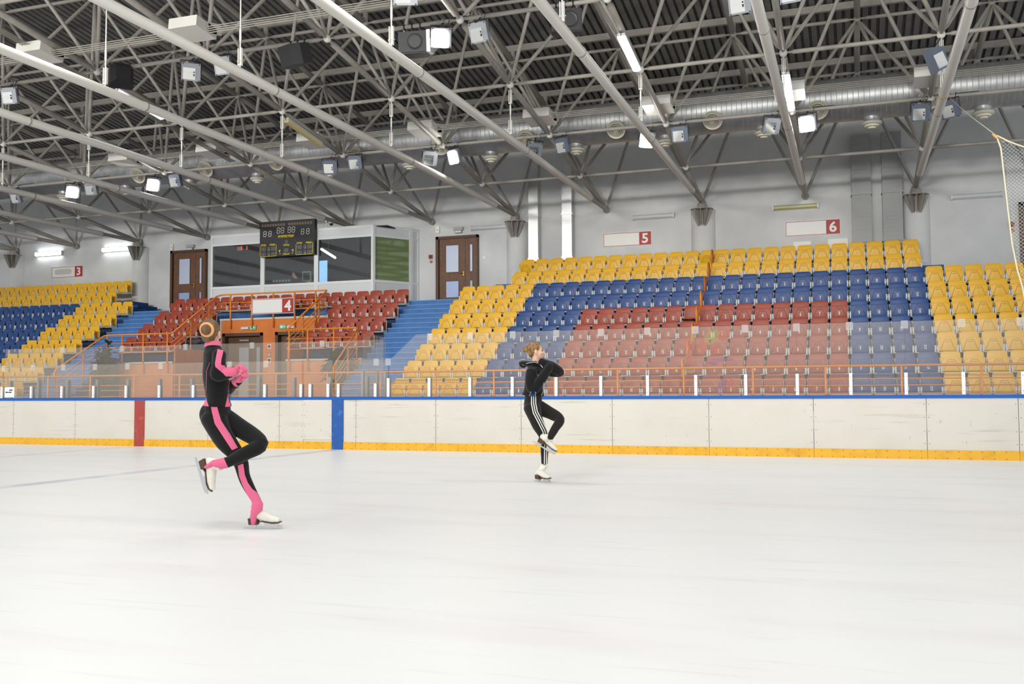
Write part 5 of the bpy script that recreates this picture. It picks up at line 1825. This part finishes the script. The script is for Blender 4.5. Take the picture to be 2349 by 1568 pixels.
# gloves
for nm, h, ac, th in (('glove', hR, (0.1, -1, .2), J(553, 852, -.07)), ('glove', hL, (.1, -.9, .2), J(558, 870, -.02))):
    mb = MB()
    fingers(mb, *h, ac, M_PINKGLOVE, grow=.005, thumb=th)
    w = h[0]; d = (h[1]-h[0]).normalized()
    mb.loft([w-d*.035, w+d*.02], [(.040, .040), (.034, .030)], ac, M_PINKGLOVE, 16, (.1, .4))
    put(fuse(mb, nm, .0042, 2), nm, p1, base1, [M_PINKGLOVE])
# hair, bun, scrunchie
f, l, u = hf1.normalized(), None, None
l = f.cross(hu1).normalized(); u = l.cross(f).normalized()
mb = MB()
mb.ellipsoid(hc1+u*.033-f*.020, f*.096, l*.080, u*.085, M_HAIR1, 28, 18)
mb.ellipsoid(hc1-u*.025-f*.050, f*.052, l*.062, u*.060, M_HAIR1, 24, 14)
hr = put(fuse(mb, 'hair', .005, 2), 'hair', p1, base1, [M_HAIR1])
bc = J(475, 756, 0)
bd = (-f*.9+u*.25).normalized()
bcen = hc1 + (bc-hc1) + bd*.0
bcen = at(475, 756, hc1.y-.105)
mb = MB()
mb.ball(bcen, .043, M_HAIR1, 20, 12)
rnd = random.Random(2)
for q in range(26):
    a = 2*PI*q/26
    mb.ball(bcen+V((math.cos(a)*.028, -.022-.006*rnd.random(), math.sin(a)*.028)), .013, M_HAIR1, 8, 6)
put_child(mb, 'bun', hr)
hr.children[0].data.polygons.foreach_set('use_smooth', [True]*len(hr.children[0].data.polygons))
mb = MB()
for q in range(34):
    a = rnd.random()*2*PI; st = hc1+u*(.05+.06*math.sin(a))+l*(.07*math.cos(a))-f*.05
    d = (st-hc1).normalized()
    mb.tube([st, st+d*.03+V((0, 0, rnd.uniform(-.02, .02))), st+d*.06+V((rnd.uniform(-.03, .03), 0, rnd.uniform(-.03, .03)))], [.0009, .0007, .0004], M_HAIR1, 4)
for q in range(14):
    st = at(462, 780, hc1.y-.04)
    mb.tube([st, st+V((-.03-.02*rnd.random(), -.02, rnd.uniform(-.03, .04))), st+V((-.07-.03*rnd.random(), -.03, rnd.uniform(-.05, .03)))], [.0009, .0008, .0004], M_HAIR1, 4)
put_child(mb, 'loose_strands', hr)
mb = MB()
ring = []
ex = V((1, .25, 0)).normalized(); ez = V((.03, -.15, 1)).normalized()
for q in range(72):
    a = 2*PI*q/72
    ring.append(bcen+V((0, -.004, 0))+(ex*math.cos(a)+ez*math.sin(a))*.050)
mb.tube(ring, [.0125+.0022*math.sin(q*PI) + (.0018 if q % 2 else -.0012) for q in range(72)], M_SCRUN, 12, closed=True)
put(mb.mesh('scrunchie', True), 'scrunchie', p1, base1, [M_SCRUN])
# skates
skate(p1, base1, SR1, J(587, 1164, 0), False)
skate(p1, base1, SL1, J(508, 1066, -.14), False)

# ======== skater in black tracksuit ========
Y2 = 11.54
J = lambda x, y, d=0.0: at(x, y, Y2+d)
base2 = V((J(1247, 1104).x, Y2, 0))
spine = [J(1222, 928), J(1225, 902), J(1227, 868), J(1226, 846), J(1229, 836)]
lt = [(.1, -1, 0)]*5
rad = [(.13, .105), (.115, .095), (.14, .105), (.145, .075), (.05, .05)]
Rleg = [J(1220, 932, -.07), J(1232, 968, -.07), J(1248, 1003, -.05), J(1249, 1032, -.03), J(1249, 1062, -.02)]
Rrad = [.106, .080, .056, .047, .038]
Lleg = [J(1234, 934, .06), J(1264, 948, .05), J(1284, 962, -.01), J(1273, 983, -.08), J(1261, 1004, -.13)]
Lrad = [.096, .074, .060, .050, .042]
Rarm = [J(1220, 852, -.12), J(1217, 874, -.165), J(1223, 894, -.18), J(1240, 872, -.17), J(1256, 848, -.12)]
Rar = [.066, .062, .054, .056, .046]
Larm = [J(1234, 848, .13), J(1264, 852, .11), J(1284, 853, .02), J(1266, 842, -.04), J(1248, 833, -.07)]
Lar = [.06, .058, .050, .062, .046]
hc2 = J(1229.5, 805.5, 0)
hf2 = V((.945, .325, .02)); hu2 = V((-.04, 0, 1))
mb = MB()
body_common(mb, spine, rad, lt, [(Rleg, Rrad), (Lleg, Lrad)], [(Rarm, Rar), (Larm, Lar)], hc2, hf2, hu2, M_SKIN, .048)
fingers(mb, J(1253, 851, -.125), J(1256, 846, -.115), J(1259, 842, -.10), J(1258, 838, -.09), J(1255, 838, -.09), (.2, -.9, .1), M_SKIN, r=.007, thumb=J(1255, 842, -.11))
fingers(mb, J(1251, 835, -.065), J(1247, 832, -.07), J(1244, 830.5, -.07), J(1241, 830, -.07), J(1240, 831, -.07), (.1, -.9, .3), M_SKIN, r=.007, thumb=J(1244, 831, -.08))
o2 = J(1232, 1101, -.03); o2.z = 0
SR2 = skate_frame(o2, V((.82, -.57, 0)), V((0, 0, 1)))
SL2 = skate_frame(J(1230, 1018, -.15), _R*.85-_U*.525, _R*.525+_U*.85)
foot(mb, SR2[0], Rleg[-1], M_SKIN); foot(mb, SL2[0], Lleg[-1], M_SKIN)
p2 = rootmesh(fuse(mb, 'person', .0055, 3), 'person', base2, [M_SKIN])
tag(p2, 'person skating in a black hooded tracksuit with white stripes, hands at the chin', 'person')
f = hf2.normalized(); l = f.cross(hu2).normalized(); u = l.cross(f).normalized()
mb = MB()
for s in (-1, 1): mb.ball(hc2+f*.0805+l*s*.031+u*.004, .0065, M_EYE, 12, 8)
put(mb.mesh('eyes', True), 'eyes', p2, base2, [M_EYE])
mb = MB()
for s in (-1, 1): mb.tube([hc2+f*.086+l*s*.018+u*.024, hc2+f*.084+l*s*.034+u*.029, hc2+f*.072+l*s*.048+u*.024], .003, M_HAIR2, 6)
put(mb.mesh('eyebrows', True), 'eyebrows', p2, base2, [M_HAIR2])
mb = MB()
mb.ellipsoid(hc2+f*.0885-u*.051, f*.0085, l*.019, u*.004, M_LIP, 14, 8); mb.ellipsoid(hc2+f*.0868-u*.061, f*.0085, l*.016, u*.0045, M_LIP, 14, 8)
put(mb.mesh('lips', True), 'lips', p2, base2, [M_LIP])
mb = MB()
mb.ellipsoid(hc2+u*.034-f*.024, f*.094, l*.080, u*.082, M_HAIR2, 28, 18)
mb.ellipsoid(hc2-u*.020-f*.058, f*.045, l*.060, u*.055, M_HAIR2, 24, 14)
hr = put(fuse(mb, 'hair', .005, 2), 'hair', p2, base2, [M_HAIR2])
bcen = hc2-f*.125+u*.030
mb = MB(); mb.ball(bcen, .036, M_HAIR2, 18, 12)
rnd = random.Random(4)
for q in range(40):
    d = V((rnd.uniform(-1, 1), rnd.uniform(-1, 1), rnd.uniform(-1, 1))).normalized()
    mb.ball(bcen+d*.032, rnd.uniform(.010, .016), M_HAIR2, 8, 6)
put(mb.mesh('bun', True), 'bun', hr, V((0, 0, 0)), [M_HAIR2]).matrix_parent_inverse = Matrix()
mb = MB()
for q in range(22):
    a = rnd.random()*PI; st = hc2+u*(.075+.03*math.sin(a))+f*(.06*math.cos(a))
    d = (st-hc2).normalized()
    mb.tube([st, st+d*.03-f*.02, st+d*.035-f*.05], [.001, .0008, .0004], M_HAIR2, 4)
put_child(mb, 'loose_strands', hr)
# hooded jacket
mb = MB()
loftl(mb, [J(1223, 907), J(1224, 892), J(1227, 866), J(1226, 846), J(1230, 836)], [(.155, .140), (.135, .118), (.150, .118), (.155, .088), (.062, .060)], lt, M_SKIN, ends=(.05, .4))
limb(mb, Rarm+[J(1262, 838, -.09)], Rar+[.040], OUT, M_SKIN, .008); limb(mb, Larm+[J(1241, 829, -.07)], Lar+[.042], OUT, M_SKIN, .008)
me = fuse(mb, 'hooded_jacket', .0055, 8)
vals, v2 = [], []
blue = [(1218, 898), (1213, 913), (1227, 913), (1229, 898)]
def quad(x, y, q):
    s = 1e9
    for (ax, ay), (bx2, by) in zip(q, q[1:]+q[:1]):
        nx, ny = by-ay, -(bx2-ax); L = math.hypot(nx, ny); s = min(s, ((x-ax)*nx+(y-ay)*ny)/L)
    return s
for v in me.vertices:
    x, y = pix(v.co)
    s = max(quad(x, y, blue), quad(x, y, blue[::-1])) if v.normal.y < .2 and y > 896 else -9
    if seg_near(v.co, Rarm)[0] < .06: s = -9
    vals.append(s/184)
setattr_(me, 'blue', vals)
M_JACK2 = cloth('black_hooded_jacket', rgb(22, 21, 21), [('blue', rgb(20, 84, 160), None)])
jk = put(me, 'hooded_jacket', p2, base2, [M_JACK2])
mb = MB()
mb.ellipsoid(J(1209, 834, 0), V((.105, 0, -.015)), V((0, .115, 0)), V((.005, 0, .036)), M_SKIN, 22, 14)
mb.ellipsoid(J(1199, 836, 0), V((.04, 0, -.01)), V((0, .085, 0)), V((.0, 0, .042)), M_SKIN, 20, 12)
mb.loft([J(1214, 834, -.07), J(1228, 832, -.085), J(1238, 838, -.07)], [.03, .026, .02], OUT, M_SKIN, 14)
mb.loft([J(1214, 834, .07), J(1228, 832, .085), J(1238, 838, .07)], [.03, .026, .02], OUT, M_SKIN, 14)
put(fuse(mb, 'hood', .005, 3), 'hood', jk, V((0, 0, 0)), [M_JACK2]).matrix_parent_inverse = Matrix()
M_PIP = mat('white_piping', rgb(225, 222, 218), .6)
mb = MB()
mb.tube([J(1199, 837, -.095), J(1214, 831.5, -.118), J(1227, 830, -.116), J(1236, 833, -.10)], .003, M_PIP, 6)
mb.tube([J(1238, 834, -.105), J(1243, 840, -.12), J(1245, 843, -.13)], .0035, M_PIP, 6)
for ln, r in (([(1248, 877), (1245, 888), (1246, 897), (1241, 909)], .0035), ([(1218, 898), (1213, 910)], .003), ([(1229, 899), (1228, 910)], .003), ([(1231, 857), (1236, 863)], .002)):
    q_ = onto(me, ln)
    if len(q_) > 2: mb.tube(q_, r, M_PIP, 6)
put_child(mb, 'piping', jk)
# leggings with three white stripes
mb = MB()
loftl(mb, [J(1224, 905), J(1222, 930)], [(.125, .105), (.132, .112)], [(.1, -1, 0)]*2, M_SKIN)
limb(mb, Rleg, Rrad, OUT, M_SKIN, .002); limb(mb, Lleg, Lrad, OUT, M_SKIN, .002)
me = fuse(mb, 'leggings', .0055, 8)
tv, ov_ = [], []
cl_ = [(1224, 905), (1224, 925), (1228, 945), (1240, 968), (1250, 988), (1254, 1005), (1254, 1035), (1253.5, 1066)]
for v in me.vertices:
    p = v.co; x, y = pix(p)
    dR = seg_near(p, Rleg)[0]; dL = seg_near(p, Lleg)[0]
    best = None
    for (ax, ay), (bx2, by) in zip(cl_[:-1], cl_[1:]):
        dx, dy = bx2-ax, by-ay; L2 = dx*dx+dy*dy
        t_ = max(0, min(1, ((x-ax)*dx+(y-ay)*dy)/L2))
        ex_, ey_ = x-ax-dx*t_, y-ay-dy*t_
        dd = math.hypot(ex_, ey_)
        sg = 1 if ex_*dy-ey_*dx > 0 else -1
        if best is None or dd < abs(best): best = sg*dd
    tv.append(best/184)
    ov_.append(1.0 if (dR < dL+.03 and v.normal.y < .25) else -1.0)
setattr_(me, 'stripe', tv); setattr_(me, 'stripe_on', ov_)
M_LEG2 = cloth('black_leggings_three_stripes', rgb(34, 31, 28), [('stripe', rgb(236, 234, 228), (.012, .0265))], bump=.12)
put(me, 'leggings', p2, base2, [M_LEG2])
skate(p2, base2, SR2, J(1248.5, 1068, -.03))
skate(p2, base2, SL2, J(1258, 1004, -.14))

# ======== person at the desk in the booth ========
c = at(681, 632, 29.0)
M_SHIRT = mat('dark_shirt', rgb(40, 42, 50), .9)
mb = MB()
zf = 4.0
x, y = c.x, c.y
sp_b = [V((x+.10, y+.05, zf+.5)), V((x+.06, y, zf+.75)), V((x+.02, y-.05, zf+1.0)), V((x, y-.08, zf+1.08))]
loftl(mb, sp_b, [(.17, .13), (.16, .11), (.2, .1), (.06, .055)], [(.0, 1, 0)]*4, M_SKIN)
for s in (-1, 1):
    limb(mb, [V((x+.10, y+.1*s, zf+.5)), V((x-.3, y+.12*s, zf+.5)), V((x-.33, y+.12*s, zf+.06))], [.085, .065, .045], (0, 1, 0), M_SKIN)
    mb.loft([V((x-.33, y+.12*s, zf+.05)), V((x-.45, y+.12*s, zf+.04))], [.04, .03], (0, 1, 0), M_SKIN)
    limb(mb, [V((x+.02, y+.2*s, zf+1.0)), V((x-.03, y+.24*s, zf+.78)), V((x-.26, y+.16*s, zf+.80))], [.055, .045, .032], (0, 1, 0), M_SKIN)
    fingers(mb, V((x-.26, y+.16*s, zf+.80)), V((x-.30, y+.15*s, zf+.80)), V((x-.34, y+.14*s, zf+.80)), V((x-.38, y+.13*s, zf+.79)), V((x-.40, y+.13*s, zf+.76)), (0, s, 0), M_SKIN, thumb=V((x-.33, y+.10*s, zf+.79)))
hcb = V((x-.03, y-.09, zf+1.22))
mb.loft([sp_b[-1], hcb-V((0, 0, .06))], [.05, .05], (1, 0, 0), M_SKIN)
head(mb, hcb, (-.9, -.35, -.25), (-.2, 0, 1), M_SKIN)
bb = V((x, y, zf))
pb = rootmesh(fuse(mb, 'person', .009, 3), 'person', bb, [M_SKIN])
tag(pb, 'person in dark clothes sitting at the desk inside the glass booth', 'person')
mb = MB()
loftl(mb, sp_b[:3]+[V((x, y-.07, zf+1.05))], [(.185, .145), (.175, .125), (.215, .115), (.075, .07)], [(.0, 1, 0)]*4, M_SKIN)
for s in (-1, 1): limb(mb, [V((x+.02, y+.2*s, zf+1.0)), V((x-.03, y+.24*s, zf+.78)), V((x-.24, y+.165*s, zf+.80))], [.065, .055, .04], (0, 1, 0), M_SKIN)
put(fuse(mb, 'jacket', .011, 2), 'jacket', pb, bb, [M_SHIRT])
mb = MB()
mb.ellipsoid(hcb+V((.028, .008, .035)), (.09, 0, 0), (0, .082, 0), (0, 0, .085), M_DARK, 20, 12)
put(mb.mesh('hair', True), 'hair', pb, bb, [M_DARK])
t = empty('office_chair', (x+.1, y+.05, zf), 'dark chair under the person inside the booth', 'chair')
mb = MB(); mb.box(x-.12, x+.32, y-.2, y+.3, zf+.36, zf+.41, M_DARK); wbuild(mb, 'seat', t)
mb = MB(); mb.box(x+.31, x+.35, y-.18, y+.28, zf+.5, zf+.95, M_DARK); mb.box(x+.3, x+.34, y+.0, y+.08, zf+.38, zf+.55, M_DARK); wbuild(mb, 'backrest', t)
mb = MB(); mb.tube([(x+.1, y+.05, zf+.05), (x+.1, y+.05, zf+.37)], .03, M_DARK, 10)
for q in range(5): mb.tube([(x+.1, y+.05, zf+.06), (x+.1+.26*math.cos(q*1.257), y+.05+.26*math.sin(q*1.257), zf+.03)], .02, M_DARK, 6)
wbuild(mb, 'pedestal', t)

# ------------------------------------------------------------------ light
w = D.worlds.new('hall_ambient'); SC.world = w
w.use_nodes = True
bg = w.node_tree.nodes['Background']
bg.inputs[0].default_value = (.93, .97, 1.0, 1)
bg.inputs[1].default_value = WORLD_S
def lamp_row(y, xs, z, e):
    for x in xs:
        ld = D.lights.new('arena_lamp', 'AREA'); ld.shape = 'RECTANGLE'; ld.size = 1.6; ld.size_y = .9
        ld.energy = e; ld.color = (1, .975, .94)
        o = D.objects.new('arena_lamp', ld); COL.objects.link(o)
        o.location = (x, y, z)
def flood_row(y, xs, z, e, aim):
    for x in xs:
        ld = D.lights.new('stand_flood', 'AREA'); ld.shape = 'RECTANGLE'; ld.size = 3.2; ld.size_y = 1.2
        ld.energy = e; ld.color = (1, .975, .93); ld.spread = math.radians(60)
        o = D.objects.new('stand_flood', ld); COL.objects.link(o)
        o.location = (x, y, z)
        o.rotation_euler = (V((x*1.0, aim[0], aim[1]))-V((x, y, z))).to_track_quat('-Z', 'Y').to_euler()
flood_row(-2, (-26, -19, -12, -5, 2), 8.4, FLOOD_E, (27.5, 5.0))
lamp_row(12.5, (-20, -13, -6, 1), 8.3, LAMP_E)
lamp_row(6, (-19, -12, -5, 2), 8.8, LAMP_E)
lamp_row(0, (-16, -9, -2, 5), 9.2, LAMP_E)
lamp_row(-7, (-16, -9, -2, 5), 8.8, LAMP_E)
vs_ = SC.view_settings
vs_.view_transform = 'Standard'
vs_.look = 'None'
vs_.gamma = 1
vs_.use_curve_mapping = False
vs_.exposure = EXPO
SC.cycles.max_bounces = 8
SC.cycles.transparent_max_bounces = 24
SC.cycles.use_denoising = True
SC.cycles.sample_clamp_indirect = 6
print('SEATS', n_seats)
